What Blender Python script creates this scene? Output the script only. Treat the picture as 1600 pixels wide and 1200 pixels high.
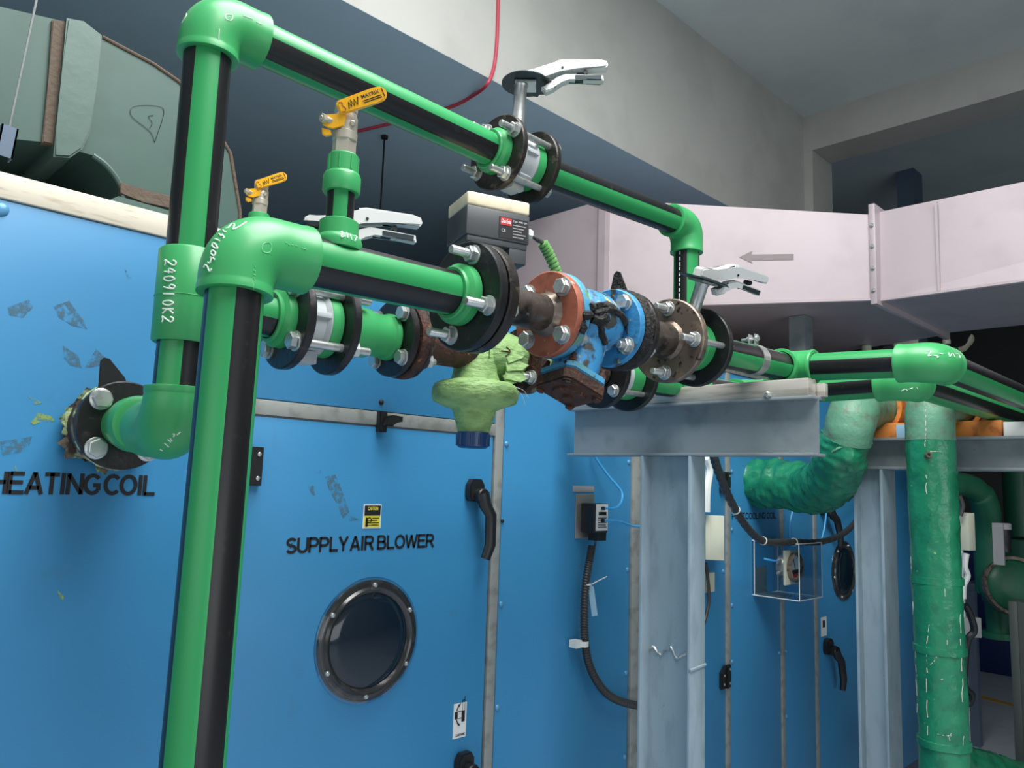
import bpy, bmesh, math, random
from mathutils import Vector, Matrix, noise
from mathutils.bvhtree import BVHTree
random.seed(7)
PI = math.pi
for o in list(bpy.data.objects): bpy.data.objects.remove(o)
SC = bpy.context.scene
COL = SC.collection
H = 1.95                                   # eye height above the floor

# ------------------------------------------------------------------ camera
R3 = Matrix(((0.70885387, -0.704542, 0.03386386), (0.11277854, 0.06581522, -0.99143803), (0.69628097, 0.7066038, 0.12611059)))
CAM = Vector((0, 0, H))
cd = bpy.data.cameras.new('camera'); cam = bpy.data.objects.new('camera', cd); COL.objects.link(cam)
cd.sensor_fit = 'HORIZONTAL'; cd.sensor_width = 36; cd.lens = 1202 / 1600 * 36; cd.clip_start = .02; cd.clip_end = 100
cx, cy, cz = R3[0], R3[1], R3[2]
cam.matrix_world = Matrix(((cx[0], -cy[0], -cz[0], 0), (cx[1], -cy[1], -cz[1], 0), (cx[2], -cy[2], -cz[2], H), (0, 0, 0, 1)))
SC.camera = cam

# ------------------------------------------------------------------ light
SC.view_settings.view_transform = 'Standard'; SC.view_settings.look = 'None'
SC.view_settings.gamma = 1; SC.view_settings.use_curve_mapping = False
SC.view_settings.exposure = -0.2
W = bpy.data.worlds.new('world'); SC.world = W; W.use_nodes = True
W.node_tree.nodes['Background'].inputs[0].default_value = (.80, .90, 1, 1)
W.node_tree.nodes['Background'].inputs[1].default_value = .55
def area(name, loc, target, sx, sy, power, color):
    l = bpy.data.lights.new(name, 'AREA'); l.shape = 'RECTANGLE'; l.size = sx; l.size_y = sy; l.energy = power; l.color = color
    o = bpy.data.objects.new(name, l); COL.objects.link(o); o.location = loc
    o.rotation_euler = (Vector(target) - Vector(loc)).to_track_quat('-Z', 'Y').to_euler(); return o
area('skylight', (1.1, -0.1, H + 3.25), (1.1, -0.1, 0), 2.2, 3.4, 370, (1, .99, .97))          # roof light let into the ceiling
area('window_light_left', (-4.85, -1.0, H + .6), (3, 1.2, H + 1.6), 5.0, 2.2, 45, (1, .98, .95))
area('window_light_behind', (0.2, -5.85, H - .3), (2.0, 3, H + 2.4), 5.0, 2.2, 80, (.94, .98, 1))

# ------------------------------------------------------------------ helpers
def V(x, y, z): return Vector((x, y, z + H))
def ray(px, py):
    c = Vector(((px - 800) / 1202, (py - 600) / 1202, 1)); return R3.transposed() @ c
def onX(px, py, X): d = ray(px, py); return CAM + d * (X / d.x)
def onY(px, py, Y): d = ray(px, py); return CAM + d * (Y / d.y)
def onZ(px, py, z): d = ray(px, py); return CAM + d * (z / d.z)      # z counted from the eye
WM = {}
def link(o, parent=None, mw=None):
    COL.objects.link(o)
    mw = mw or Matrix.Identity(4)
    WM[o.name] = mw
    o.matrix_basis = mw
    if parent is not None:
        o.parent = parent; o.matrix_parent_inverse = WM[parent.name].inverted()
    return o
def thing(name, label, cat, loc, group=None):
    o = bpy.data.objects.new(name, None); o.empty_display_size = .05
    link(o, None, Matrix.Translation(loc)); tag(o, label, cat, group); return o
def tag(o, label=None, cat=None, group=None, kind=None):
    if label: o['label'] = label
    if cat: o['category'] = cat
    if group: o['group'] = group
    if kind: o['kind'] = kind
    return o
def obj(name, bm, mat, parent=None, mw=None, sharp=38, flat=False):
    me = bpy.data.meshes.new(name)
    bmesh.ops.recalc_face_normals(bm, faces=bm.faces)
    bm.to_mesh(me); bm.free()
    if not flat:
        for p in me.polygons: p.use_smooth = True
        me.set_sharp_from_angle(angle=math.radians(sharp))
    me.materials.append(mat)
    return link(bpy.data.objects.new(name, me), parent, mw)
def inst(name, me, parent, mw): return link(bpy.data.objects.new(name, me), parent, mw)
def struct(name, bm, mat, parent=None): 
    o = obj(name, bm, mat, parent)
    if parent is None: o['kind'] = 'structure'
    return o
def frame(o, z, x=None):
    z = Vector(z).normalized()
    if x is None: x = Vector((0, 0, 1)) if abs(z.z) < .9 else Vector((1, 0, 0))
    x = Vector(x); x = (x - z * x.dot(z)).normalized(); y = z.cross(x)
    return Matrix(((x.x, y.x, z.x, o[0]), (x.y, y.y, z.y, o[1]), (x.z, y.z, z.z, o[2]), (0, 0, 0, 1)))
def BM():
    bm = bmesh.new(); bm.loops.layers.uv.new('UVMap'); return bm
def lathe(bm, prof, M=None, seg=36, closed=False, nz=0, nsc=20, seed=0):
    """prof: (radius, t) pairs along local Z; closed joins last ring to first (an annulus)"""
    M = M or Matrix.Identity(4); uv = bm.loops.layers.uv.verify(); rings = []
    for r, t in prof:
        ring = []
        for k in range(seg):
            a = 2 * PI * k / seg
            p = Vector((r * math.cos(a), r * math.sin(a), t))
            if nz and r > 1e-4:
                q = p * nsc + Vector((seed, seed * 2, 0)); n = noise.noise(q) + .5 * noise.noise(q * 2.3)
                p = Vector((p.x * (1 + nz * n / r), p.y * (1 + nz * n / r), p.z + nz * .5 * noise.noise(q * 1.7)))
            ring.append(bm.verts.new(M @ p))
        rings.append(ring)
    n = len(rings); pairs = [(i, i + 1) for i in range(n - 1)]
    if closed: pairs.append((n - 1, 0))
    for i, j in pairs:
        for k in range(seg):
            k2 = (k + 1) % seg
            f = bm.faces.new((rings[i][k], rings[i][k2], rings[j][k2], rings[j][k]))
            us = (k, k + 1, k + 1, k); vs = (prof[i][1], prof[i][1], prof[j][1], prof[j][1])
            for l, u, v in zip(f.loops, us, vs): l[uv].uv = (u / seg, v)
    if not closed:
        for ring in (rings[0], rings[-1]):
            if prof[0][0] > 1e-5: 
                try: bm.faces.new(ring)
                except ValueError: pass
    return bm
def tube(bm, pts, r, seg=12, caps=True, nz=0, nsc=25, flat=1.0):
    pts = [Vector(p) for p in pts]; n = len(pts); rings = []; uv = bm.loops.layers.uv.verify()
    up = None
    for i in range(n):
        t = (pts[min(i + 1, n - 1)] - pts[max(i - 1, 0)]).normalized()
        if up is None: up = Vector((0, 0, 1)) if abs(t.z) < .9 else Vector((1, 0, 0))
        up = (up - t * up.dot(t)).normalized(); b = t.cross(up)
        ri = r[i] if isinstance(r, (list, tuple)) else r
        ring = []
        for k in range(seg):
            a = 2 * PI * k / seg
            d = up * math.cos(a) + b * math.sin(a) * flat
            p = pts[i] + d * ri
            if nz: p = p + d * nz * (noise.noise(p * nsc) + .5 * noise.noise(p * nsc * 2.2))
            ring.append(bm.verts.new(p))
        rings.append(ring)
    L = 0
    for i in range(n - 1):
        for k in range(seg):
            k2 = (k + 1) % seg
            f = bm.faces.new((rings[i][k], rings[i][k2], rings[i + 1][k2], rings[i + 1][k]))
            for l, u, v in zip(f.loops, (k, k + 1, k + 1, k), (L, L, L + 1, L + 1)): l[uv].uv = (u / seg, v)
        L += 1
    if caps: bm.faces.new(rings[0]); bm.faces.new(rings[-1])
    return bm
def spline(pts, n=8):
    P = [Vector(p) for p in pts]; P = [P[0] * 2 - P[1]] + P + [P[-1] * 2 - P[-2]]; out = []
    for i in range(1, len(P) - 2):
        a, b, c, d = P[i - 1:i + 3]
        for k in range(n):
            t = k / n
            out.append(.5 * ((2 * b) + (c - a) * t + (2 * a - 5 * b + 4 * c - d) * t * t + (3 * b - a - 3 * c + d) * t ** 3))
    out.append(P[-2]); return out
def box(bm, lo, hi, M=None, bev=0, seg=2):
    lo, hi = Vector(lo), Vector(hi); c = (lo + hi) / 2; s = hi - lo
    ret = bmesh.ops.create_cube(bm, size=1, matrix=Matrix.Translation(c) @ Matrix.Diagonal((s.x, s.y, s.z, 1)))
    vs = ret['verts']
    if bev:
        es = list({e for v in vs for e in v.link_edges})
        r = bmesh.ops.bevel(bm, geom=es, offset=bev, segments=seg, affect='EDGES', profile=.5)
        vs = list({v for f in r['faces'] for v in f.verts} | {v for v in vs if v.is_valid})
    if M is not None: bmesh.ops.transform(bm, matrix=M, verts=vs)
    return bm
def wbox(bm, x0, x1, y0, y1, z0, z1, bev=0): return box(bm, (x0, y0, z0 + H), (x1, y1, z1 + H), None, bev)
def prism(bm, poly, M, d, bev=0):
    a = [bm.verts.new(M @ Vector((p[0], p[1], 0))) for p in poly]; b = [bm.verts.new(M @ Vector((p[0], p[1], d))) for p in poly]
    n = len(poly); f1 = bm.faces.new(a); f2 = bm.faces.new(b[::-1])
    for i in range(n): bm.faces.new((a[i], a[(i + 1) % n], b[(i + 1) % n], b[i]))
    if bev:
        es = [e for e in f1.edges] + [e for e in f2.edges]
        bmesh.ops.bevel(bm, geom=es, offset=bev, segments=2, affect='EDGES')
    return bm
def ball(bm, c, r, M=None, u=24, v=14, sc=(1, 1, 1)):
    m = (M or Matrix.Identity(4)) @ Matrix.Translation(c) @ Matrix.Diagonal((sc[0], sc[1], sc[2], 1))
    bmesh.ops.create_uvsphere(bm, u_segments=u, v_segments=v, radius=r, matrix=m); return bm
def hexa(bm, af, h, M, ch=.0015):
    r = af / math.sqrt(3)
    lathe(bm, [(r - ch, 0), (r, ch), (r, h - ch), (r - ch, h)], M, seg=6); return bm
def circ(r, n=24, a0=0, a1=2 * PI): return [(r * math.cos(a0 + (a1 - a0) * k / n), r * math.sin(a0 + (a1 - a0) * k / n)) for k in range(n)]
def text_bm(body, w, h, M, depth=0, bold=.0, shear=0):
    """lettering fitted to a w x h box at M (local x right, y up, z out)"""
    cu = bpy.data.curves.new('txt', 'FONT'); cu.body = body; cu.offset = bold; cu.shear = shear; cu.resolution_u = 3
    o = bpy.data.objects.new('txt', cu); me = bpy.data.meshes.new_from_object(o)
    xs = [v.co.x for v in me.vertices]; ys = [v.co.y for v in me.vertices]
    x0, x1, y0, y1 = min(xs), max(xs), min(ys), max(ys)
    bm = BM(); bm.from_mesh(me)
    for v in bm.verts: v.co = M @ Vector(((v.co.x - x0) / (x1 - x0) * w, (v.co.y - y0) / (y1 - y0) * h, depth))
    bpy.data.objects.remove(o); bpy.data.curves.remove(cu); bpy.data.meshes.remove(me)
    return bm
BV = {}
def surf(o):
    if o.name not in BV:
        me = o.data; mw = WM[o.name]
        BV[o.name] = BVHTree.FromPolygons([mw @ v.co for v in me.vertices], [tuple(p.vertices) for p in me.polygons])
    return BV[o.name]
def stroke(bm, targets, pts, r, n=6, lift=.3, seg=6, nz=0, flat=1.0):
    """a painted or smeared line lying on a surface: points found on the surface itself"""
    P = spline([Vector((p[0], p[1], 0)) for p in pts], n) if len(pts) > 2 else [Vector((pts[0][0] + (pts[1][0] - pts[0][0]) * k / 4, pts[0][1] + (pts[1][1] - pts[0][1]) * k / 4, 0)) for k in range(5)]
    out = []
    for p in P:
        d = ray(p.x, p.y).normalized(); best = None
        for t in targets:
            hit = surf(t).ray_cast(CAM, d)
            if hit[0] is not None and (best is None or hit[3] < best[3]): best = hit
        if best:
            nrm = best[1] if best[1].dot(d) < 0 else -best[1]
            out.append(best[0] + nrm * r * lift)
    if len(out) > 1: tube(bm, out, r, seg, nz=nz, nsc=90, flat=flat)

# ------------------------------------------------------------------ materials
def srgb(c):
    def f(u): u /= 255; return u / 12.92 if u <= .04045 else ((u + .055) / 1.055) ** 2.4
    return (f(c[0]), f(c[1]), f(c[2]), 1)
def mat(name, c, rough=.5, metal=0, c2=None, sc=8, lo=.5, hi=.65, mixmax=1, bump=0, bsc=60, c3=None, sc3=30, lo3=.6, hi3=.7, spec=.5, vary=.06, stretch=None, coat=0):
    m = bpy.data.materials.new(name); m.use_nodes = True; nt = m.node_tree; N = nt.nodes; L = nt.links
    b = N['Principled BSDF']; b.inputs['Roughness'].default_value = rough; b.inputs['Metallic'].default_value = metal
    b.inputs['Specular IOR Level'].default_value = spec
    if coat: b.inputs['Coat Weight'].default_value = coat; b.inputs['Coat Roughness'].default_value = .15
    g = N.new('ShaderNodeNewGeometry'); src = g.outputs['Position']
    if stretch:
        mp = N.new('ShaderNodeMapping'); mp.inputs['Scale'].default_value = stretch; L.new(src, mp.inputs['Vector']); src = mp.outputs[0]
    def nz(scale, det=4):
        n = N.new('ShaderNodeTexNoise'); n.inputs['Scale'].default_value = scale; n.inputs['Detail'].default_value = det; L.new(src, n.inputs['Vector']); return n.outputs['Fac']
    def ramp(f, a, bb):
        r = N.new('ShaderNodeMapRange'); r.inputs[1].default_value = a; r.inputs[2].default_value = bb; L.new(f, r.inputs[0]); return r.outputs[0]
    base = N.new('ShaderNodeMixRGB'); base.blend_type = 'MULTIPLY'; base.inputs[0].default_value = 1
    base.inputs[1].default_value = srgb(c)
    rr = N.new('ShaderNodeMapRange'); rr.inputs[3].default_value = 1 - vary; rr.inputs[4].default_value = 1 + vary; L.new(nz(sc * .6, 3), rr.inputs[0]); L.new(rr.outputs[0], base.inputs[2])
    out = base.outputs[0]
    for cc, s, a, bb, mx in ((c2, sc, lo, hi, mixmax), (c3, sc3, lo3, hi3, 1)):
        if cc:
            mu = N.new('ShaderNodeMath'); mu.operation = 'MULTIPLY'; mu.inputs[1].default_value = mx; L.new(ramp(nz(s, 6), a, bb), mu.inputs[0])
            mx_ = N.new('ShaderNodeMixRGB'); L.new(mu.outputs[0], mx_.inputs[0]); L.new(out, mx_.inputs[1]); mx_.inputs[2].default_value = srgb(cc); out = mx_.outputs[0]
    L.new(out, b.inputs['Base Color'])
    if bump:
        bp = N.new('ShaderNodeBump'); bp.inputs['Strength'].default_value = min(1, bump); bp.inputs['Distance'].default_value = .01; L.new(nz(bsc, 5), bp.inputs['Height']); L.new(bp.outputs[0], b.inputs['Normal'])
    return m
def glass(name, c=(235, 245, 250), rough=.05):
    m = bpy.data.materials.new(name); m.use_nodes = True; nt = m.node_tree; N = nt.nodes; L = nt.links
    for n in list(N):
        if n.type == 'BSDF_PRINCIPLED': N.remove(n)
    t = N.new('ShaderNodeBsdfTransparent'); t.inputs[0].default_value = srgb(c)
    g = N.new('ShaderNodeBsdfGlossy'); g.inputs['Roughness'].default_value = rough
    f = N.new('ShaderNodeLayerWeight'); f.inputs[0].default_value = .25
    k = N.new('ShaderNodeMath'); k.operation = 'MULTIPLY_ADD'; k.inputs[1].default_value = .35; k.inputs[2].default_value = .03; L.new(f.outputs['Facing'], k.inputs[0])
    mx = N.new('ShaderNodeMixShader'); L.new(k.outputs[0], mx.inputs[0]); L.new(t.outputs[0], mx.inputs[1]); L.new(g.outputs[0], mx.inputs[2])
    L.new(mx.outputs[0], N['Material Output'].inputs['Surface']); return m
def ragged(name, c, cover):
    """thin worn stain: patchy film that lets the paint below show through"""
    m = bpy.data.materials.new(name); m.use_nodes = True; nt = m.node_tree; N = nt.nodes; L = nt.links; b = N['Principled BSDF']; b.inputs['Base Color'].default_value = srgb(c); b.inputs['Roughness'].default_value = .6
    g = N.new('ShaderNodeNewGeometry'); n = N.new('ShaderNodeTexNoise'); n.inputs['Scale'].default_value = 55; n.inputs['Detail'].default_value = 8; n.inputs['Roughness'].default_value = .7; L.new(g.outputs['Position'], n.inputs['Vector'])
    r = N.new('ShaderNodeMapRange'); r.inputs[1].default_value = .42; r.inputs[2].default_value = .56; r.inputs[3].default_value = 0; r.inputs[4].default_value = cover; L.new(n.outputs['Fac'], r.inputs[0])
    L.new(r.outputs[0], b.inputs['Alpha']); return m
def pipe_mat():
    m = bpy.data.materials.new('striped_pipe'); m.use_nodes = True; nt = m.node_tree; N = nt.nodes; L = nt.links; b = N['Principled BSDF']
    uv = N.new('ShaderNodeUVMap'); uv.uv_map = 'UVMap'; s = N.new('ShaderNodeSeparateXYZ'); L.new(uv.outputs[0], s.inputs[0])
    def mt(op, a, v=None):
        n = N.new('ShaderNodeMath'); n.operation = op; L.new(a, n.inputs[0])
        if v is not None: n.inputs[1].default_value = v
        return n.outputs[0]
    f = mt('GREATER_THAN', mt('COSINE', mt('MULTIPLY', s.outputs[0], 2 * PI * 3)), 0.0)      # three green bands, centred on u = 0
    g = N.new('ShaderNodeNewGeometry')
    n1 = N.new('ShaderNodeTexNoise'); n1.inputs['Scale'].default_value = 60; n1.inputs['Detail'].default_value = 6; L.new(g.outputs['Position'], n1.inputs['Vector'])
    k = N.new('ShaderNodeMapRange'); k.inputs[1].default_value = .62; k.inputs[2].default_value = .8; k.inputs[4].default_value = .35; L.new(n1.outputs[0], k.inputs[0])
    bl = N.new('ShaderNodeMixRGB'); L.new(k.outputs[0], bl.inputs[0]); bl.inputs[1].default_value = srgb((21, 21, 23)); bl.inputs[2].default_value = srgb((70, 68, 66))
    mx = N.new('ShaderNodeMixRGB'); L.new(f, mx.inputs[0]); L.new(bl.outputs[0], mx.inputs[1]); mx.inputs[2].default_value = srgb((44, 147, 84))
    L.new(mx.outputs[0], b.inputs['Base Color']); b.inputs['Roughness'].default_value = .34
    return m
M_ = dict(
    pipe=pipe_mat(),
    fit=mat('green_fitting', (60, 160, 94), .36, vary=.04, sc=10),
    fit_light=mat('moulded_edge', (120, 206, 146), .4),
    blue=mat('blue_panel', (54, 132, 180), .42, c2=(66, 120, 152), sc=9, lo=.62, hi=.74, mixmax=.4, vary=.03, c3=(46, 104, 140), sc3=120, lo3=.74, hi3=.8),
    grey_strip=mat('grey_strip', (150, 154, 150), .45, .2, c2=(110, 108, 100), sc=20, mixmax=.5),
    cream=mat('cream_trim', (214, 206, 188), .55, c2=(160, 140, 112), sc=14, lo=.55, hi=.75, mixmax=.6, stretch=(1, 1, 6)),
    black_flange=mat('black_flange', (26, 26, 28), .38, .1, c2=(70, 62, 54), sc=45, lo=.6, hi=.72, mixmax=.6, bump=.1),
    worn_flange=mat('worn_black_flange', (40, 36, 34), .36, .2, c2=(104, 92, 82), sc=38, lo=.6, hi=.72, mixmax=.7, bump=.2),
    steel=mat('dark_steel', (112, 101, 92), .36, .5, c2=(166, 146, 122), sc=24, lo=.5, hi=.7, mixmax=.6, c3=(40, 34, 30), sc3=50, lo3=.58, hi3=.68, bump=.12),
    spool=mat('spool_pipe', (84, 77, 71), .36, .45, c2=(34, 31, 29), sc=22, lo=.48, hi=.66, bump=.15, c3=(120, 104, 90), sc3=70, lo3=.66, hi3=.74),
    copper=mat('red_oxide', (168, 98, 76), .55, .15, c2=(120, 66, 50), sc=30, lo=.5, hi=.7, mixmax=.7, c3=(205, 160, 140), sc3=80, lo3=.66, hi3=.72, bump=.1),
    rust=mat('rust', (74, 46, 35), .75, .1, c2=(52, 36, 30), sc=28, lo=.45, hi=.62, c3=(150, 92, 58), sc3=60, lo3=.62, hi3=.72, bump=.6, bsc=90),
    zinc=mat('zinc_bolt', (196, 200, 198), .3, .75, c2=(150, 154, 150), sc=60, mixmax=.4),
    chrome=mat('nickel', (200, 192, 176), .32, .55, vary=.03),
    valve_grey=mat('valve_body', (176, 182, 184), .5, .05),
    lever=mat('grey_lever', (206, 208, 206), .42, vary=.02),
    dark_plate=mat('dark_plate', (52, 62, 66), .4, .5),
    yellow=mat('yellow_lever', (236, 172, 22), .35, vary=.02, coat=.3),
    ink=mat('black_print', (14, 15, 20), .6), whitepaint=mat('white_marker', (226, 240, 226), .6),
    strainer=mat('chipped_blue_paint', (56, 138, 190), .5, .05, c2=(58, 60, 56), sc=24, lo=.52, hi=.6, c3=(176, 166, 120), sc3=34, lo3=.6, hi3=.66, bump=.2),
    flange_blue=mat('blue_green_flange', (72, 150, 190), .5, .05, c2=(110, 140, 80), sc=20, lo=.5, hi=.6, c3=(40, 36, 32), sc3=44, lo3=.62, hi3=.68, bump=.15),
    tar=mat('bitumen', (24, 23, 22), .7, bump=.9, bsc=120, c2=(60, 54, 46), sc=90, lo=.6, hi=.75),
    wrap=mat('pale_green_wrap', (142, 178, 112), .62, c2=(102, 138, 80), sc=18, lo=.45, hi=.65, mixmax=.8, c3=(70, 84, 50), sc3=40, lo3=.66, hi3=.72, bump=.5, bsc=45, stretch=(1, 1, 2.5)),
    blue_cup=mat('blue_plastic', (24, 62, 112), .3),
    dgrey=mat('dark_grey_plastic', (68, 71, 74), .45, vary=.02), cream_pl=mat('cream_plastic', (226, 214, 184), .5, c2=(196, 184, 150), sc=30, mixmax=.5),
    blackpl=mat('black_plastic', (26, 27, 29), .4), whitepl=mat('white_plastic', (224, 224, 216), .45), red=mat('red_label', (196, 40, 44), .5),
    col=mat('pale_blue_paint', (152, 172, 182), .4, .1, c2=(126, 146, 156), sc=7, mixmax=.5, c3=(90, 96, 98), sc3=70, lo3=.7, hi3=.76, stretch=(3, 3, 1)),
    beam=mat('beam_paint', (138, 148, 152), .42, .15, c2=(108, 118, 122), sc=10, mixmax=.5, c3=(140, 116, 90), sc3=50, lo3=.7, hi3=.78),
    galv=mat('galvanised', (190, 186, 178), .38, .35, c2=(140, 130, 116), sc=18, mixmax=.6, stretch=(1, .3, 3)),
    insul=mat('green_insulation', (30, 132, 94), .24, c2=(22, 110, 80), sc=12, mixmax=.8, bump=.5, bsc=28, vary=.1, spec=.6, c3=(150, 190, 130), sc3=42, lo3=.73, hi3=.77),
    insul_pale=mat('weathered_insulation', (96, 150, 122), .45, c2=(104, 108, 92), sc=20, lo=.5, hi=.68, mixmax=.7, bump=.25),
    insul_shaded=mat('shaded_green_lagging', (28, 92, 66), .4, bump=.2, bsc=20),  # insulation green darkened, shade put into the colour of the far lagging
    orange=mat('orange_primer', (214, 132, 58), .6, c2=(150, 80, 40), sc=20, mixmax=.7),
    duct_green=mat('green_duct', (60, 88, 81), .5, .1, c2=(53, 80, 73), sc=6, mixmax=.6, c3=(92, 76, 62), sc3=5, lo3=.68, hi3=.76),
    duct_band=mat('duct_band', (72, 97, 90), .45, .1, bump=.1, bsc=20), brown=mat('brown_sealant', (92, 78, 66), .75, bump=.4),
    pink=mat('pale_duct', (190, 177, 182), .42, .1, c2=(178, 165, 170), sc=4, mixmax=.6, bump=.06, bsc=9),
    ceil=mat('ceiling_paint', (208, 220, 220), .85, c2=(196, 208, 210), sc=2, mixmax=.6, vary=.04), wall=mat('wall_paint', (186, 187, 182), .85, c2=(172, 173, 168), sc=3, mixmax=.5, bump=.05, bsc=12),
    soffit=mat('soffit_paint', (172, 204, 224), .85, vary=.05), floor=mat('floor_paint', (184, 192, 204), .5, c2=(168, 176, 188), sc=3, mixmax=.7),
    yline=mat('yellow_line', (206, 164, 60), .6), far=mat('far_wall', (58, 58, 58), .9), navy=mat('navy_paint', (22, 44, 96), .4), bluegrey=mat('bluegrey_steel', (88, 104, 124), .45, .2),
    darkpost=mat('dark_post', (76, 84, 80), .45, .2), redcable=mat('red_cable', (186, 66, 84), .5), cable=mat('grey_cable', (62, 62, 62), .5), conduit=mat('black_conduit', (56, 56, 56), .42),
    gconduit=mat('green_conduit', (112, 170, 98), .4), airblue=mat('blue_air_tube', (60, 160, 220), .35), glass=glass('clear_acrylic'), port=mat('porthole_glass', (14, 32, 46), .08, spec=.6), ring=mat('porthole_rubber', (42, 42, 42), .22, c2=(96, 94, 92), sc=12, lo=.55, hi=.75, mixmax=.6, coat=.4),
    beige=mat('beige_plastic', (198, 200, 180), .5), stainless=mat('stainless', (170, 168, 164), .3, .8), label=mat('label_white', (222, 224, 222), .5), lyellow=mat('label_yellow', (226, 214, 70), .5),
    scuff=ragged('grey_scuff', (88, 118, 128), .62), yscuff=ragged('yellow_green_drip', (150, 180, 96), .8), bluebolt=mat('blue_bolt', (88, 150, 190), .4, .2), darkgreen=mat('dark_green_post', (44, 60, 56), .5),
    gasket=mat('torn_gasket', (120, 110, 92), .8, c2=(170, 190, 140), sc=25, lo=.45, hi=.55, c3=(60, 50, 42), sc3=35, lo3=.5, hi3=.6, bump=.8), clear_pl=mat('pale_strap', (226, 230, 226), .4), dimsteel=mat('grey_box_paint', (150, 150, 150), .5),
)

# ------------------------------------------------------------------ structure
ZS, ZC, YB, XE = 2.088, 3.269, 2.823, 6.264
bm = BM(); wbox(bm, -5, 13, -6, 8, -H - .1, -H); FLOOR = struct('floor', bm, M_['floor'])
p0, p1 = onZ(1540, 1091, -H), onZ(1590, 1104, -H); dl = (p1 - p0).normalized()
bm = BM(); prism(bm, [(-3, -.05), (3, -.05), (3, .05), (-3, .05)], frame(p0 + Vector((0, 0, .001)), (0, 0, 1), dl), .003); struct('floor_line', bm, M_['yline'], FLOOR)
bm = BM(); wbox(bm, -5, XE + .45, -6, YB, ZC, ZC + .2); struct('ceiling', bm, M_['ceil'])
bm = BM(); wbox(bm, -5, XE + .44, YB + .001, 8, ZS, ZS + .2); struct('ceiling', bm, M_['soffit'])
bm = BM(); wbox(bm, -5, XE, YB, YB + .25, ZS + .001, ZC); struct('wall_upper', bm, M_['wall'])
bm = BM(); wbox(bm, XE, XE + .37, -6, YB + .25, 2.941, ZC); struct('trim_1', bm, M_['wall'], None)
bm = BM(); wbox(bm, XE, XE + .4, 2.745, 3.3, -H, 2.94); struct('trim_2', bm, M_['wall'])
bm = BM(); wbox(bm, XE + .45, 13, -6, 8, ZC, ZC + .2); struct('ceiling', bm, M_['ceil'])
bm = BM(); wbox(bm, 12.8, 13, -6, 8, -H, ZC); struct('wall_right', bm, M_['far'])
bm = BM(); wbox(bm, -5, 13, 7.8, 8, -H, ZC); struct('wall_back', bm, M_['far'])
bm = BM(); wbox(bm, -5.2, -5, -6, 8, -H, .0 - .35); wbox(bm, -5.2, -5, -6, 8, 2.0, ZC); wbox(bm, -5.2, -5, -6, -3.7, -.35, 2.0); wbox(bm, -5.2, -5, 1.7, 8, -.35, 2.0); struct('wall_left', bm, M_['wall'])
bm = BM(); wbox(bm, -5, 13, -6.2, -6, -H, -1.5); wbox(bm, -5, 13, -6.2, -6, 1.2, ZC); wbox(bm, -5, -2.5, -6.2, -6, -1.5, 1.2); wbox(bm, 3, 13, -6.2, -6, -1.5, 1.2); struct('wall_behind', bm, M_['wall'])
bm = BM(); c = onX(1400, 250, 8.0).y; d_ = onX(1427, 250, 8.0).y; wbox(bm, 8.0, 8.25, d_, c, -H, ZC); struct('trim_3', bm, M_['bluegrey'])

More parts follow.
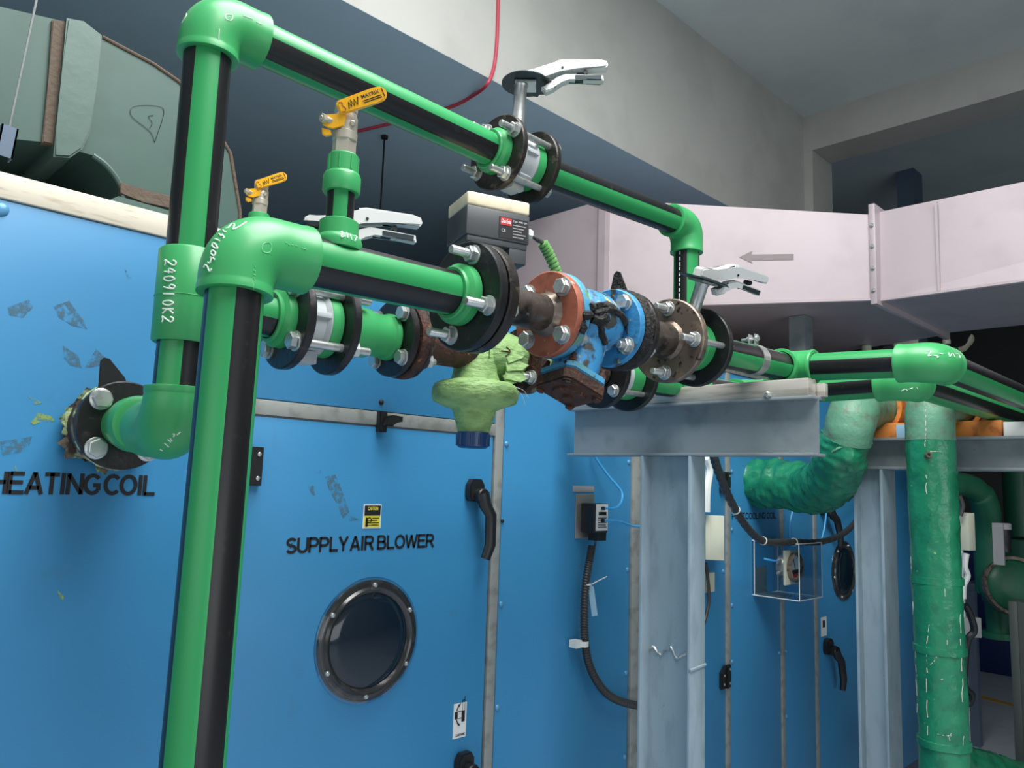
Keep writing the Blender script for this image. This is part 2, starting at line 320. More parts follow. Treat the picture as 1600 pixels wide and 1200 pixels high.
# ------------------------------------------------------------------ air handling unit
Y0 = 2.0; ZT = .652
def panel(name, x0, x1, z0, z1, m, parent, y=Y0, t=.03, bev=.002):
    bm = BM(); wbox(bm, x0, x1, y, y + t, z0, z1, bev); return obj(name, bm, M_[m], parent)
def yframe(x, z, y=Y0): return frame(V(x, y, z), (0, -1, 0), (1, 0, 0))     # local x right, y up, z towards the viewer
def arc(cx, cy, rx, ry, a0, a1, n=10): return [(cx + rx * math.cos(math.radians(a0 + (a1 - a0) * k / n)), cy + ry * math.sin(math.radians(a0 + (a1 - a0) * k / n))) for k in range(n + 1)]
GL = {'H': (.72, [[(.08, 0), (.08, 1)], [(.64, 0), (.64, 1)], [(.08, .53), (.64, .53)]]), 'E': (.66, [[(.08, 0), (.08, 1)], [(.08, .925), (.62, .925)], [(.08, .53), (.58, .53)], [(.08, .075), (.64, .075)]]),
      'A': (.74, [[(.07, 0), (.37, 1)], [(.67, 0), (.37, 1)], [(.18, .3), (.56, .3)]]), 'T': (.64, [[(.32, 0), (.32, 1)], [(.02, .925), (.62, .925)]]), 'I': (.28, [[(.14, 0), (.14, 1)]]),
      'N': (.72, [[(.08, 0), (.08, 1)], [(.08, .95), (.64, .05)], [(.64, 0), (.64, 1)]]), 'G': (.78, [arc(.4, .5, .32, .425, 40, 320, 18), [(.66, .22), (.66, .46), (.42, .46)]]), 'C': (.72, [arc(.4, .5, .32, .425, 42, 318, 18)]),
      'O': (.8, [arc(.4, .5, .325, .425, 0, 360, 26)]), 'L': (.6, [[(.08, 0), (.08, 1)], [(.08, .075), (.58, .075)]]), 'S': (.68, [arc(.34, .715, .25, .21, 25, 270, 12) + arc(.34, .28, .26, .21, 90, -160, 12)]),
      'U': (.72, [[(.08, 1), (.08, .36)] + arc(.36, .36, .28, .285, 180, 360, 12) + [(.64, 1)]]), 'P': (.68, [[(.08, 0), (.08, 1)], [(.08, .925), (.38, .925)] + arc(.38, .68, .21, .245, 90, -90, 10) + [(.08, .435)]]),
      'Y': (.68, [[(.34, 0), (.34, .44)], [(.06, 1), (.34, .42)], [(.62, 1), (.34, .42)]]), 'R': (.72, [[(.08, 0), (.08, 1)], [(.08, .925), (.4, .925)] + arc(.4, .7, .2, .225, 90, -90, 10) + [(.08, .475)], [(.38, .475), (.64, 0)]]),
      'B': (.72, [[(.08, 0), (.08, 1)], [(.08, .925), (.38, .925)] + arc(.38, .73, .18, .195, 90, -90, 10) + [(.08, .535)], [(.38, .535)] + arc(.4, .305, .22, .23, 90, -90, 10) + [(.08, .075)]]),
      'W': (.98, [[(.06, 1), (.27, .03)], [(.27, .03), (.49, .96)], [(.49, .96), (.71, .03)], [(.71, .03), (.92, 1)]]), 'F': (.6, [[(.08, 0), (.08, 1)], [(.08, .925), (.58, .925)], [(.08, .5), (.52, .5)]]), ' ': (.1, [])}
def caps(body, w, h, M, th=.185, depth=.0012):
    """plain bold sans capitals cut as flat vinyl strokes, fitted to a w x h box"""
    tot = sum(GL[c][0] for c in body); k = w / tot; bm = BM(); x = 0
    for ch in body:
        for pl in GL[ch][1]:
            P = [Vector(((x + a) * k, b * h, 0)) for i_, (a, b) in enumerate(pl) if i_ == 0 or math.hypot(a - pl[i_ - 1][0], b - pl[i_ - 1][1]) > .005]; n = len(P); closed = (P[0] - P[-1]).length < 1e-6; L = []; R_ = []
            for i in range(n):
                d = (P[min(i + 1, n - 1)] - P[max(i - 1, 0)]) if not (closed and i in (0, n - 1)) else (P[1] - P[-2])
                d.normalize(); c = 1.0
                if 0 < i < n - 1: e = (P[i + 1] - P[i]).normalized(); c = max(.5, abs(d.dot(e)))
                nn = Vector((-d.y, d.x, 0)) * (th * h * .5 / c); L.append(bm.verts.new(M @ (P[i] + nn + Vector((0, 0, depth))))); R_.append(bm.verts.new(M @ (P[i] - nn + Vector((0, 0, depth)))))
            for i in range(n - 1): bm.faces.new((L[i], L[i + 1], R_[i + 1], R_[i]))
        x += GL[ch][0]
    return bm
def vinyl(body, x0, x1, z0, h, parent, y=Y0, m='ink', th=.185): return obj('lettering', caps(body, x1 - x0, h, yframe(x0, z0, y), th), M_[m], parent, flat=True)
def lettering(body, x0, x1, z0, h, parent, y=Y0, bold=.025, m='ink', name='lettering'):
    M = yframe(x0, z0, y); return obj(name, text_bm(body, x1 - x0, h, M, .0012, bold), M_[m], parent, flat=True)
def dome(x, z, parent, r=.011, m='bluebolt', y=Y0):
    bm = BM(); lathe(bm, [(r, 0), (r, .001), (r * .85, .004), (r * .45, .0065), (.0005, .007)], yframe(x, z, y), 14); return obj('rivet', bm, M_[m], parent)
def scuff(px, parent, m='scuff', y=Y0):
    bm = BM(); P = [onY(a, b, y - .0006) for a, b in px]; vs = [bm.verts.new(p) for p in P]; f = bm.faces.new(vs)
    r = bmesh.ops.extrude_face_region(bm, geom=[f])
    for v in r['geom']:
        if isinstance(v, bmesh.types.BMVert): v.co.y += .0009
    return obj('paint_scuff', bm, M_[m], parent, flat=True)
def section(name, label, x0, x1):
    t = thing(name, label, 'air handler', V((x0 + x1) / 2, 2.8, -H))
    bm = BM(); wbox(bm, x0, x1, Y0 + .012, 3.55, -H + .1, ZT - .012); obj('casing', bm, M_['dimsteel'], t)
    bm = BM(); wbox(bm, x0, x1, Y0 + .03, 3.5, -H, -H + .1); obj('base_frame', bm, M_['bluegrey'], t)
    bm = BM(); wbox(bm, x0, x1, Y0 - .006, Y0 + .06, .592, ZT, .004); obj('top_trim', bm, M_['cream' if x0 < 2 else 'grey_strip'], t)
    return t
def handle(x, z, parent, s=1.0, ang=-12, name='handle'):
    """square rose with a cranked lever hanging down"""
    g = BM(); prism(g, [(-.024 * s, -.035 * s), (.024 * s, -.035 * s), (.034 * s, -.02 * s), (.034 * s, .02 * s), (.02 * s, .04 * s), (-.02 * s, .04 * s), (-.034 * s, .02 * s), (-.034 * s, -.02 * s)], yframe(x, z), .03 * s, .004 * s)
    lathe(g, [(.026 * s, .03 * s), (.026 * s, .052 * s), (.022 * s, .056 * s)], yframe(x + .008 * s, z - .016 * s), 20)
    h = obj(name, g, M_['blackpl'], parent)
    g = BM(); M = yframe(x + .006 * s, z - .016 * s) @ Matrix.Rotation(math.radians(ang), 4, 'Z')
    pts = [M @ Vector(p) for p in ((0, .01 * s, .05 * s), (.010 * s, -.03 * s, .052 * s), (.036 * s, -.066 * s, .055 * s), (.038 * s, -.165 * s, .055 * s), (.022 * s, -.212 * s, .05 * s))]
    tube(g, pts, [.024 * s, .024 * s, .022 * s, .021 * s, .018 * s], 8, flat=.8); obj('grip', g, M_['blackpl'], h, sharp=50)
    return h
def hinge(x, z, parent):
    g = BM(); prism(g, [(-.045, -.05), (.04, -.05), (.04, .055), (-.01, .055), (-.045, .025)], yframe(x, z), .02, .004)
    prism(g, [(-.01, -.05), (.01, -.05), (.01, .055), (-.01, .055)], yframe(x, z, Y0 - .02), .008, .003); h = obj('hinge', g, M_['blackpl'], parent)
    for dx, dz in ((-.028, -.028), (-.025, .012), (.026, -.03), (.026, .035)):
        g = BM(); lathe(g, [(.006, 0), (.006, .002), (.003, .004)], yframe(x + dx, z + dz, Y0 - .02), 10); obj('screw', g, M_['zinc'], h)
def porthole(x, z, r, parent, ph=20):
    g = BM(); M = yframe(x, z)
    lathe(g, [(r - .04, .0), (r, 0), (r, .004), (r - .005, .008), (r - .02, .009), (r - .026, .017), (r - .034, .014), (r - .042, .003)], M, 56, closed=True); p = obj('porthole_ring', g, M_['ring'], parent)
    g = BM(); lathe(g, [(r - .038, .0), (r - .038, .006), (r - .05, .012), (r - .07, .016), (.0005, .018)], M, 48); obj('porthole_glass', g, M_['port'], p)
    g = BM(); lathe(g, [(r - .01, .0), (r + .008, 0), (r + .007, .003), (r - .01, .009)], M, 56, closed=True); obj('clear_rim', g, M_['glass'], p)
    for k in range(6):
        a = math.radians(ph + 60 * k); g = BM(); lathe(g, [(.008, 0), (.008, .004), (.0055, .0075), (.0005, .0085)], M @ Matrix.Translation(((r - .016) * math.cos(a), (r - .016) * math.sin(a), .009)), 12); obj('screw', g, M_['zinc'], p)
    return p
# heating coil section
s1 = section('air_handler_section', 'blue heating coil section of the air handler with a cream top edge', -.9, .94)
P1 = panel('panel', -.895, .935, -H + .1, .59, 'blue', s1)
vinyl('HEATING COIL', .382, .735, -.064, .049, s1)
dome(.345, .567, s1, .016); dome(.9, .3, s1, .012)
for poly in ([(84, 478), (108, 470), (130, 500), (136, 514), (112, 508), (92, 496)], [(98, 540), (122, 555), (128, 575), (110, 570), (100, 560)], [(132, 575), (150, 545), (166, 560), (160, 570), (140, 574)], [(195, 420), (206, 432), (200, 438)], [(12, 480), (45, 468), (52, 480), (36, 496), (14, 492)], [(0, 690), (50, 682), (44, 704), (4, 712)]): scuff(poly, s1)
for poly in ([(48, 660), (60, 645), (80, 650), (86, 658), (62, 660), (52, 664)], [(44, 618), (56, 624), (66, 630), (54, 632)], [(22, 726), (30, 738), (34, 744), (26, 742)], [(90, 922), (100, 932), (98, 938), (93, 934)]): scuff(poly, s1, 'yscuff')
# supply blower section
s2 = section('air_handler_section', 'blue supply air blower section with round porthole door', .945, 2.72)
panel('panel', .955, 1.893, .206, .59, 'blue', s2); panel('panel', 1.94, 2.705, -H + .1, .59, 'blue', s2)
r_ = panel('rail', .95, 1.9, .161, .203, 'grey_strip', s2, Y0 - .004)
DOOR = panel('door', .957, 1.886, -H + .1, .156, 'blue', s2)
panel('mullion', 1.893, 1.932, -H + .1, .59, 'grey_strip', s2, Y0 - .006); panel('mullion', 2.708, 2.765, -H + .1, .592, 'grey_strip', s2, Y0 - .012)
vinyl('SUPPLY AIR  BLOWER', 1.103, 1.637, -.221, .043, DOOR)
porthole(1.399, -.488, .178, DOOR, 28)
handle(1.795, -.035, DOOR, 1.0, 0); handle(1.795, -.93, DOOR, 1.0, 0); hinge(.968, .016, DOOR)
for z in (.135, -.43, -.78): dome(1.953, z, s2)
dome(1.945, -.14, s2, .007, 'ink')
for z in (.1, -.35, -.77, -1.1): dome(2.69, z, s2)
# clamp on the rail
g = BM(); prism(g, [(-.017, -.05), (.012, -.05), (.012, .014), (-.017, .014)], yframe(1.398, .19), .022, .003); k_ = obj('clamp', g, M_['blackpl'], s2)
g = BM(); prism(g, [(-.012, -.012), (.02, -.014), (.03, .002), (.056, .004), (.056, .02), (.02, .022), (0, .018)], yframe(1.4, .172, Y0 - .022), .02, .004); obj('wing_knob', g, M_['blackpl'], k_)
dome(1.397, .234, s2, .009, 'ink')  # not a rivet: small panel hole, its dark inside painted as a black dome
for poly in ([(508, 745), (524, 742), (536, 770), (546, 800), (536, 810), (526, 786), (514, 765)], [(482, 760), (490, 758), (492, 775), (486, 770)], [(494, 740), (502, 734), (500, 740)], [(545, 805), (562, 812), (546, 814)]): scuff(poly, DOOR)
# caution sticker and operating plate
q0, q1 = onY(566, 826, Y0), onY(596, 788, Y0)
x0, x1, z0, z1 = q0.x, q1.x, q0.z - H, q1.z - H
st = panel('caution_sticker', x0, x1, z0, z1, 'label', DOOR, Y0 - .0015, .003, 0)
panel('sticker_field', x0 + .004, x1 - .004, z0 + .004, z1 - .004, 'lyellow', st, Y0 - .0025, .003, 0)
panel('sticker_header', x0 + .004, x1 - .004, z1 - .034, z1 - .004, 'ink', st, Y0 - .0035, .003, 0)
lettering('CAUTION', x0 + .014, x1 - .014, z1 - .018, .011, st, Y0 - .0032, .03, 'lyellow'); 
for k in range(4): panel('print_line', x0 + .032, x1 - .008 - .006 * (k % 2), z1 - .043 - .007 * k, z1 - .0405 - .007 * k, 'ink', st, Y0 - .0032, .002, 0)
for k in range(3): panel('print_line', x0 + .008, x1 - .008 - .016 * (k == 2), z0 + .009 + .007 * k, z0 + .011 + .007 * k, 'ink', st, Y0 - .0032, .002, 0)
panel('pictogram', x0 + .009, x0 + .017, z1 - .068, z1 - .04, 'ink', st, Y0 - .0032, .002, 0)
g = BM(); lathe(g, [(.009, 0), (.009, .0006), (.006, .0006), (.006, 0)], yframe(x0 + .022, z1 - .048, Y0 - .0032), 16, closed=True); obj('pictogram', g, M_['ink'], st)
q0, q1 = onY(705, 1156, Y0), onY(729, 1096, Y0); x0, x1, z0, z1 = q0.x + .005, q1.x, q0.z - H, q1.z - H
st = panel('instruction_plate', x0, x1, z0, z1, 'label', DOOR, Y0 - .0015, .003, 0)
w_ = x1 - x0
panel('pictogram', x0 + .08 * w_, x0 + .3 * w_, z0 + .062, z0 + .085, 'ink', st, Y0 - .003, .002, 0); panel('pictogram', x0 + .62 * w_, x0 + .86 * w_, z0 + .05, z0 + .085, 'ink', st, Y0 - .003, .002, 0)
for a in ((.3, .62, .084, .0855), (.3, .62, .062, .0635), (.66, .675, .085, .118), (.84, .855, .085, .13), (.66, .85, .117, .1185)): panel('pictogram', x0 + a[0] * w_, x0 + a[1] * w_, z0 + a[2], z0 + a[3], 'ink', st, Y0 - .003, .002, 0)
for sgn, zc in ((1, .088), (-1, .06)):
    g = BM(); P = [V(x0 + (.22 + .3 * t) * w_, Y0 - .002, z0 + zc + sgn * .022 * t ** .6) for t in (0, .3, .6, 1)]; tube(g, P, [.002, .002, .004, .0003], 6); obj('pictogram', g, M_['ink'], st)
lettering('CARYAIRE', x0 + .2 * w_, x1 - .1 * w_, z0 + .006, .008, st, Y0 - .002, .03)
# further sections
s3 = section('air_handler_section', 'blue air handler section behind the front steel column', 2.77, 4.09)
panel('panel', 2.77, 3.49, -H + .1, .59, 'blue', s3); panel('mullion', 3.492, 3.532, -H + .1, .59, 'grey_strip', s3, Y0 - .006)
panel('panel', 3.535, 4.066, -H + .1, .59, 'blue', s3); panel('mullion', 4.068, 4.106, -H + .1, .59, 'grey_strip', s3, Y0 - .006)
vinyl('POST COOLING COIL', 3.553, 4.031, -.15, .034, s3, th=.15)
hinge(3.475, .03, s3); hinge(3.475, -.9, s3)
for x, zz in ((3.555, (.09, -.2, -.57, -.84)), (3.47, (-.4,)), (4.05, (-.3, -.86))):
    for z in zz: dome(x, z, s3)
s4 = section('air_handler_section', 'blue far section of the air handler with cranked black door handles', 4.11, 6.6)
panel('panel', 4.112, 4.485, -H + .1, .59, 'blue', s4); panel('mullion', 4.487, 4.527, -H + .1, .59, 'grey_strip', s4, Y0 - .006)
for z in (-.86, -1.2): dome(4.125, z, s4)
D4 = panel('door', 4.53, 5.6, -H + .1, .59, 'blue', s4); panel('mullion', 5.602, 5.645, -H + .1, .59, 'grey_strip', s4, Y0 - .006); panel('panel', 5.65, 6.59, -H + .1, .59, 'blue', s4)
q = onY(1318, 892, Y0); porthole(q.x, q.z - H, .178, D4, 10)
q = onY(1290, 1010, Y0); handle(q.x, q.z - H, D4, 1.15, 14); q = onY(1284, 795, Y0); handle(q.x, q.z - H, D4, 1.1, 25)
q0, q1 = onY(1283, 995, Y0), onY(1291, 963, Y0); st = panel('instruction_plate', q0.x, q1.x, q0.z - H, q1.z - H, 'label', D4, Y0 - .0015, .003, 0); panel('pictogram', q0.x + .02, q0.x + .05, q0.z - H + .05, q0.z - H + .09, 'ink', st, Y0 - .003, .002, 0)
q = onY(1400, 940, Y0); vinyl('FE', q.x - .12, q.x + .04, q.z - H - .03, .045, s4, m='label')

# ------------------------------------------------------------------ green duct above the unit
YD = 2.3
duct = thing('supply_duct', 'dull green curved sheet metal duct above the air handler at left', 'duct', V(.4, 2.7, ZT))
top = [(-.35, 1.13), (.34, 1.187), (.487, 1.215), (.586, 1.214), (.729, 1.193), (.806, 1.169), (.912, 1.085), (.981, 1.0), (1.027, .823), (1.04, ZT)]
bot = [(.685, ZT), (.682, .764), (.668, .808), (.63, .847), (.594, .864), (.483, .863), (.375, .839), (-.35, .82)]
MD = Matrix(((1, 0, 0, 0), (0, 0, 1, YD), (0, 1, 0, H), (0, 0, 0, 1)))
bm = BM(); prism(bm, top + bot, MD, .8); obj('duct_shell', bm, M_['duct_green'], duct, sharp=25)
MB_ = lambda y: Matrix(((1, 0, 0, 0), (0, 0, 1, y), (0, 1, 0, 0), (0, 0, 0, 1)))
def side(px, y): return [(onY(a, b, y).x, onY(a, b, y).z) for a, b in px]
bm = BM(); prism(bm, side([(105, 27), (132, 32), (160, 54), (152, 130), (142, 205), (130, 232), (110, 246), (84, 244), (88, 200), (97, 110)], YD - .03), MB_(YD - .03), .86, .005); obj('canvas_band', bm, M_['duct_band'], duct)
bm = BM(); prism(bm, side([(82, 30), (105, 33), (96, 120), (84, 226), (66, 222), (76, 120)], YD - .012), MB_(YD - .012), .03, .003); obj('sealant_strip', bm, M_['brown'], duct)
bm = BM(); prism(bm, side([(188, 284), (225, 296), (268, 306), (268, 326), (225, 316), (188, 302)], YD - .01), MB_(YD - .01), .02, .002); obj('sealant_strip', bm, M_['brown'], duct)
bm = BM(); prism(bm, side([(166, 314), (186, 306), (270, 330), (270, 356), (166, 330)], YD - .03), MB_(YD - .03), .03, .003); obj('duct_flange', bm, M_['duct_band'], duct)
bm = BM()
for a, b in zip(top[3:9], top[4:10]): tube(bm, [V(a[0], YD, a[1]), V(b[0], YD, b[1])], .006, 8)
obj('seam_edge', bm, M_['brown'], duct)
bm = BM(); tube(bm, spline([V(a, YD, b) for a, b in bot[:5]], 4), .008, 8); obj('seam_edge', bm, M_['duct_band'], duct)
bm = BM(); P = [onY(a, b, YD - .002) for a, b in ((242, 222), (234, 205), (206, 182), (206, 168), (222, 164), (250, 166), (256, 178), (246, 210), (242, 222))]; tube(bm, spline(P, 4), .0007, 5)
P = [onY(a, b, YD - .002) for a, b in ((240, 180), (232, 182), (238, 192), (234, 200))]; tube(bm, spline(P, 4), .0007, 5); obj('pencil_mark', bm, M_['dark_plate'], duct)
rod = thing('hanger_rod', 'thin steel hanger rod with slotted channel at the upper left corner', 'hanger', onY(8, 235, 2.2))
bm = BM(); a_, b_ = onY(15, 198, 2.2), onY(57, 0, 2.2); d_ = (b_ - a_); tube(bm, [a_, a_ + d_ * ((ZS + H - a_.z) / d_.z)], .003, 8); obj('rod', bm, M_['zinc'], rod)
bm = BM(); Mx = frame(onY(10, 218, 2.2), (b_ - a_), (1, 0, 0)); box(bm, (-.018, -.018, -.05), (.018, -.014, .03), Mx); box(bm, (-.018, -.018, -.05), (-.014, .018, .03), Mx); box(bm, (.014, -.018, -.05), (.018, .018, .03), Mx); obj('slotted_channel', bm, M_['bluegrey'], rod)
bm = BM(); hexa(bm, .014, .02, Mx @ Matrix.Translation((0, 0, -.02))); obj('nut', bm, M_['zinc'], rod)

hr = thing('hanger_rod', 'thin dark rod hanging from the low ceiling behind the large yellow lever', 'hanger', onY(595, 335, 4.0))
bm = BM(); q = onZ(601, 212, ZS); tube(bm, [q, q + Vector((0, 0, -.55))], .006, 6); obj('rod', bm, M_['blackpl'], hr); bm = BM(); hexa(bm, .04, .02, frame(q + Vector((0, 0, -.02)), (0, 0, 1))); obj('ceiling_nut', bm, M_['blackpl'], hr)

# ------------------------------------------------------------------ pale duct at the back right
pd = thing('air_duct', 'pale pinkish sheet metal duct crossing behind the pipes at right', 'duct', V(4.9, 1.0, 1.063))
def hexprism(bm, q):     # q: 8 points, 4 bottom, 4 top
    v = [bm.verts.new(V(*[c * KD for c in p])) for p in q]
    for f in ((0, 1, 2, 3), (4, 5, 6, 7), (0, 1, 5, 4), (1, 2, 6, 5), (2, 3, 7, 6), (3, 0, 4, 7)): bm.faces.new([v[i] for i in f])
KD = .87; zt, zb = 1.8, 1.222      # the duct was first laid out larger, KD brings it to size
bm = BM(); hexprism(bm, [(5, 1.77, zb), (5, -2.2, zb), (6.3, -2.2, zb), (6.3, 1.77, zb), (5.02, 1.77, zt + .01), (5.06, -2.2, zt), (6.3, -2.2, zt), (6.3, 1.77, zt)]); obj('duct_run', bm, M_['pink'], pd)
bm = BM(); hexprism(bm, [(4.1, 3.3, zb), (4.95, 1.8, zb), (6.38, 1.8, zb), (6.9, 3.3, zb), (4.1, 3.3, 2.0), (4.95, 1.8, zt - .02), (6.38, 1.8, zt - .02), (6.9, 3.3, 2.0)]); obj('duct_transition', bm, M_['pink'], pd)
bm = BM(); hexprism(bm, [(4.1, 4.9, zb), (4.1, 3.3, zb), (6.9, 3.3, zb), (6.9, 4.9, zb), (4.1, 4.9, 2.0), (4.1, 3.3, 2.0), (6.9, 3.3, 2.0), (6.9, 4.9, 2.0)]); obj('duct_run', bm, M_['pink'], pd)
bm = BM(); wbox(bm, 4.29, 5.57, 1.535, 1.57, 1.033, 1.605, .004); fl_ = obj('joint_flange', bm, M_['pink'], pd)
for z in (1.11, 1.235, 1.36, 1.48): 
    bm = BM(); lathe(bm, [(.012, 0), (.012, .008), (.006, .014)], frame(V(4.29, 1.552, z), (-1, 0, 0)), 8); obj('bolt', bm, M_['zinc'], fl_)
for y in (1.235, .81, .35):
    bm = BM(); wbox(bm, 4.34, 4.352, y, y + .012, zb * KD + .005, zt * KD - .01); obj('seam', bm, M_['pink'], pd)
bm = BM(); hexprism(bm, [(4.07, 3.32, zb), (4.07, 3.26, zb), (4.13, 3.26, zb), (4.13, 3.32, zb), (4.07, 3.32, 2.0), (4.07, 3.26, 2.0), (4.13, 3.26, 2.0), (4.13, 3.32, 2.0)]); obj('seam', bm, M_['pink'], pd)
bm = BM(); tube(bm, [V(3.567, 2.871, 1.063), V(4.3065, 1.566, 1.063)], .01, 6); tube(bm, [V(4.35, 1.54, 1.063), V(4.35, -1.9, 1.063)], .01, 6); obj('edge_fold', bm, M_['pink'], pd)
bm = BM()
P = [(1155, 402), (1176, 392), (1174, 398), (1240, 397), (1240, 406), (1174, 407), (1176, 412)]
def on_trans(px, py):   # point on the sloping transition face
    A, B, C = V(3.567, 2.871, 1.063), V(4.3065, 1.566, 1.063), V(4.3065, 1.566, 1.5); n = (B - A).cross(C - A).normalized(); d = ray(px, py); return CAM + d * ((A - CAM).dot(n) / d.dot(n)), n
pts = [on_trans(*p) for p in P]; vs = [bm.verts.new(p - n * (.003 if n.dot(CAM - p) < 0 else -.003)) for p, n in pts]; bm.faces.new(vs)
obj('arrow_stencil', bm, mat('arrow_grey', (146, 134, 137), .6), pd, flat=True)
q = onZ(1276, 492, 1.063); q.y = max(q.y, 2.06)
bm = BM(); wbox(bm, q.x - .055, q.x + .055, q.y - .05, q.y + .05, ZT, 1.06); tag(obj('duct_post', bm, M_['beam']), 'grey post standing under the pale duct behind the pipe tee', 'post')

# ------------------------------------------------------------------ red cable
bm = BM(); P = [onY(a, b, YB - .008) for a, b in ((779, -40), (778, 20), (776, 70), (771, 108), (760, 133))]; P += [onZ(a, b, ZS - .008) for a, b in ((738, 150), (705, 167), (640, 186), (560, 205))]
tube(bm, spline(P, 6), .0095, 10); tag(obj('red_cable', bm, M_['redcable']), 'red cable hanging down the wall above the upper pipe', 'cable')

# ------------------------------------------------------------------ bolts
def meshof(bm, m, sharp=38):
    me = bpy.data.meshes.new('m'); bmesh.ops.recalc_face_normals(bm, faces=bm.faces); bm.to_mesh(me); bm.free()
    for p in me.polygons: p.use_smooth = True
    me.set_sharp_from_angle(angle=math.radians(sharp)); me.materials.append(m); return me
I4 = Matrix.Identity(4); BC = {}
def bolt_mesh(L, s, m):
    k = (round(L, 3), s, m)
    if k not in BC:
        bm = BM(); af = .029 * s; hexa(bm, af, .012 * s, Matrix.Translation((0, 0, -.0155 * s)), .002)
        lathe(bm, [(.0085 * s, -.004), (.0085 * s, L - .002), (.007 * s, L)], None, 14); BC[k] = meshof(bm, M_[m])
    return BC[k]
def nut_mesh(s, m):
    k = ('n', s, m)
    if k not in BC: bm = BM(); hexa(bm, .028 * s, .015 * s, Matrix.Translation((0, 0, .003)), .002); BC[k] = meshof(bm, M_[m])
    return BC[k]
def washer_mesh(s, m):
    k = ('w', s, m)
    if k not in BC: bm = BM(); lathe(bm, [(.009 * s, 0), (.0195 * s, 0), (.0195 * s, .0022), (.0185 * s, .003), (.009 * s, .003)], None, 22, closed=True); BC[k] = meshof(bm, M_[m])
    return BC[k]
def bolt(parent, head, nut, protr=.03, s=1.0, m='zinc', nutted=True):
    head, nut = Vector(head), Vector(nut); ax = (nut - head).normalized(); L = (nut - head).length + .018 * s + protr
    rot = random.uniform(0, PI / 3); Rz = Matrix.Rotation(rot, 4, 'Z')
    MH = frame(head, ax) @ Rz; b = inst('bolt', bolt_mesh(L, s, m), parent, MH)
    inst('washer', washer_mesh(s, m), b, frame(head, -ax))
    if nutted: inst('nut', nut_mesh(s, m), b, frame(nut, ax) @ Matrix.Rotation(rot * 1.7, 4, 'Z')); inst('washer', washer_mesh(s, m), b, frame(nut, ax))
def ring_pts(c, ax, r, a0, n=4):
    """points round an axis; angle 0 towards the viewer's side (-Y), 90 up"""
    ax = Vector(ax).normalized(); up = Vector((0, 0, 1)); up = (up - ax * up.dot(ax)).normalized(); side = up.cross(ax)
    if side.y > .3: side = -side
    return [Vector(c) + (side * math.cos(math.radians(a0 + 360 * k / n)) + up * math.sin(math.radians(a0 + 360 * k / n))) * r for k in range(n)]
def plate(name, c, ax, r0, r1, t, m, parent, ch=.003, nz=0):
    bm = BM(); lathe(bm, [(r0, 0), (r1 - ch, 0), (r1, ch), (r1, t - ch), (r1 - ch, t), (r0, t)], frame(c, ax), 56, closed=True, nz=nz); return obj(name, bm, M_[m], parent)
def cyl(name, a, b, r, m, parent, seg=40, ch=.002):
    a, b = Vector(a), Vector(b); L = (b - a).length; bm = BM(); lathe(bm, [(r - ch, 0), (r, ch), (r, L - ch), (r - ch, L)], frame(a, b - a), seg); return obj(name, bm, M_[m], parent)
def gdir(a, b, ang):
    a, b = Vector(a), Vector(b); ax = (b - a).normalized(); mid = (a + b) / 2; t = CAM - mid; t = (t - ax * t.dot(ax)).normalized()
    u = t.cross(ax)
    ref = Vector((0, 0, 1)) if abs(ax.z) < .7 else Vector((-.709, .7045, 0))
    if u.dot(ref) < 0: u = -u
    return t * math.cos(math.radians(ang)) + u * math.sin(math.radians(ang))
def pipe(a, b, r, ang, parent, name='pipe', seg=48):
    """striped pipe; ang = where a green band faces, from the viewer's side towards up (or left if upright)"""
    a, b = Vector(a), Vector(b); L = (b - a).length; bm = BM(); n = max(2, int(L / .1)); lathe(bm, [(r, L * i / n) for i in range(n + 1)], frame(a, b - a, gdir(a, b, ang)), seg); return obj(name, bm, M_['pipe'], parent, sharp=60)
def socket(bm, a, d, L, r, lip=True):
    """fitting socket from a along d, open end at L"""
    prof = [(r, 0), (r, L - .016), (r + .0006, L - .012), (r + .0015, L - .008), (r + .0015, L - .003), (r, L), (r - .008, L + .001), (r - .011, L - .006)] if lip else [(r, 0), (r, L - .004), (r - .004, L), (r - .011, L - .003)]
    lathe(bm, prof, frame(a, d), 48)
def elbow(c, d1, d2, L1, L2, r, parent, name='elbow', m='fit', t=.062):
    """swept bend with a straight socket and a soft lip at each end"""
    c = Vector(c); d1, d2 = Vector(d1).normalized(), Vector(d2).normalized(); P = []; rr = []
    for L, q in ((L1, -.0085), (L1 + .001, -.002), (L1, .0012), (L1 - .009, .0012), (L1 - .013, 0)): P.append(c + d1 * L); rr.append(r + q)
    a, b = c + d1 * t, c + d2 * t
    for k in range(17): u = k / 16; P.append(a * (1 - u) ** 2 + c * 2 * u * (1 - u) + b * u * u); rr.append(r + .0025 * math.sin(PI * u))
    for L, q in ((L2 - .013, 0), (L2 - .009, .0012), (L2, .0012), (L2 + .001, -.002), (L2, -.0085)): P.append(c + d2 * L); rr.append(r + q)
    bm = BM(); n = len(P); rings = []; up = d1.cross(d2).normalized()
    for i in range(n):
        if i < 5: tg = -d1
        elif i >= n - 5: tg = d2
        else: u = (i - 5) / 16; tg = ((c - a) * (1 - u) + (b - c) * u).normalized()
        w = tg.cross(up).normalized()
        rings.append([bm.verts.new(P[i] + (up * math.cos(2 * PI * k / 48) + w * math.sin(2 * PI * k / 48)) * rr[i]) for k in range(48)])
    for i in range(n - 1):
        for k in range(48): bm.faces.new((rings[i][k], rings[i][(k + 1) % 48], rings[i + 1][(k + 1) % 48], rings[i + 1][k]))
    bm.faces.new(rings[0]); bm.faces.new(rings[-1])
    return obj(name, bm, M_[m], parent, sharp=60)
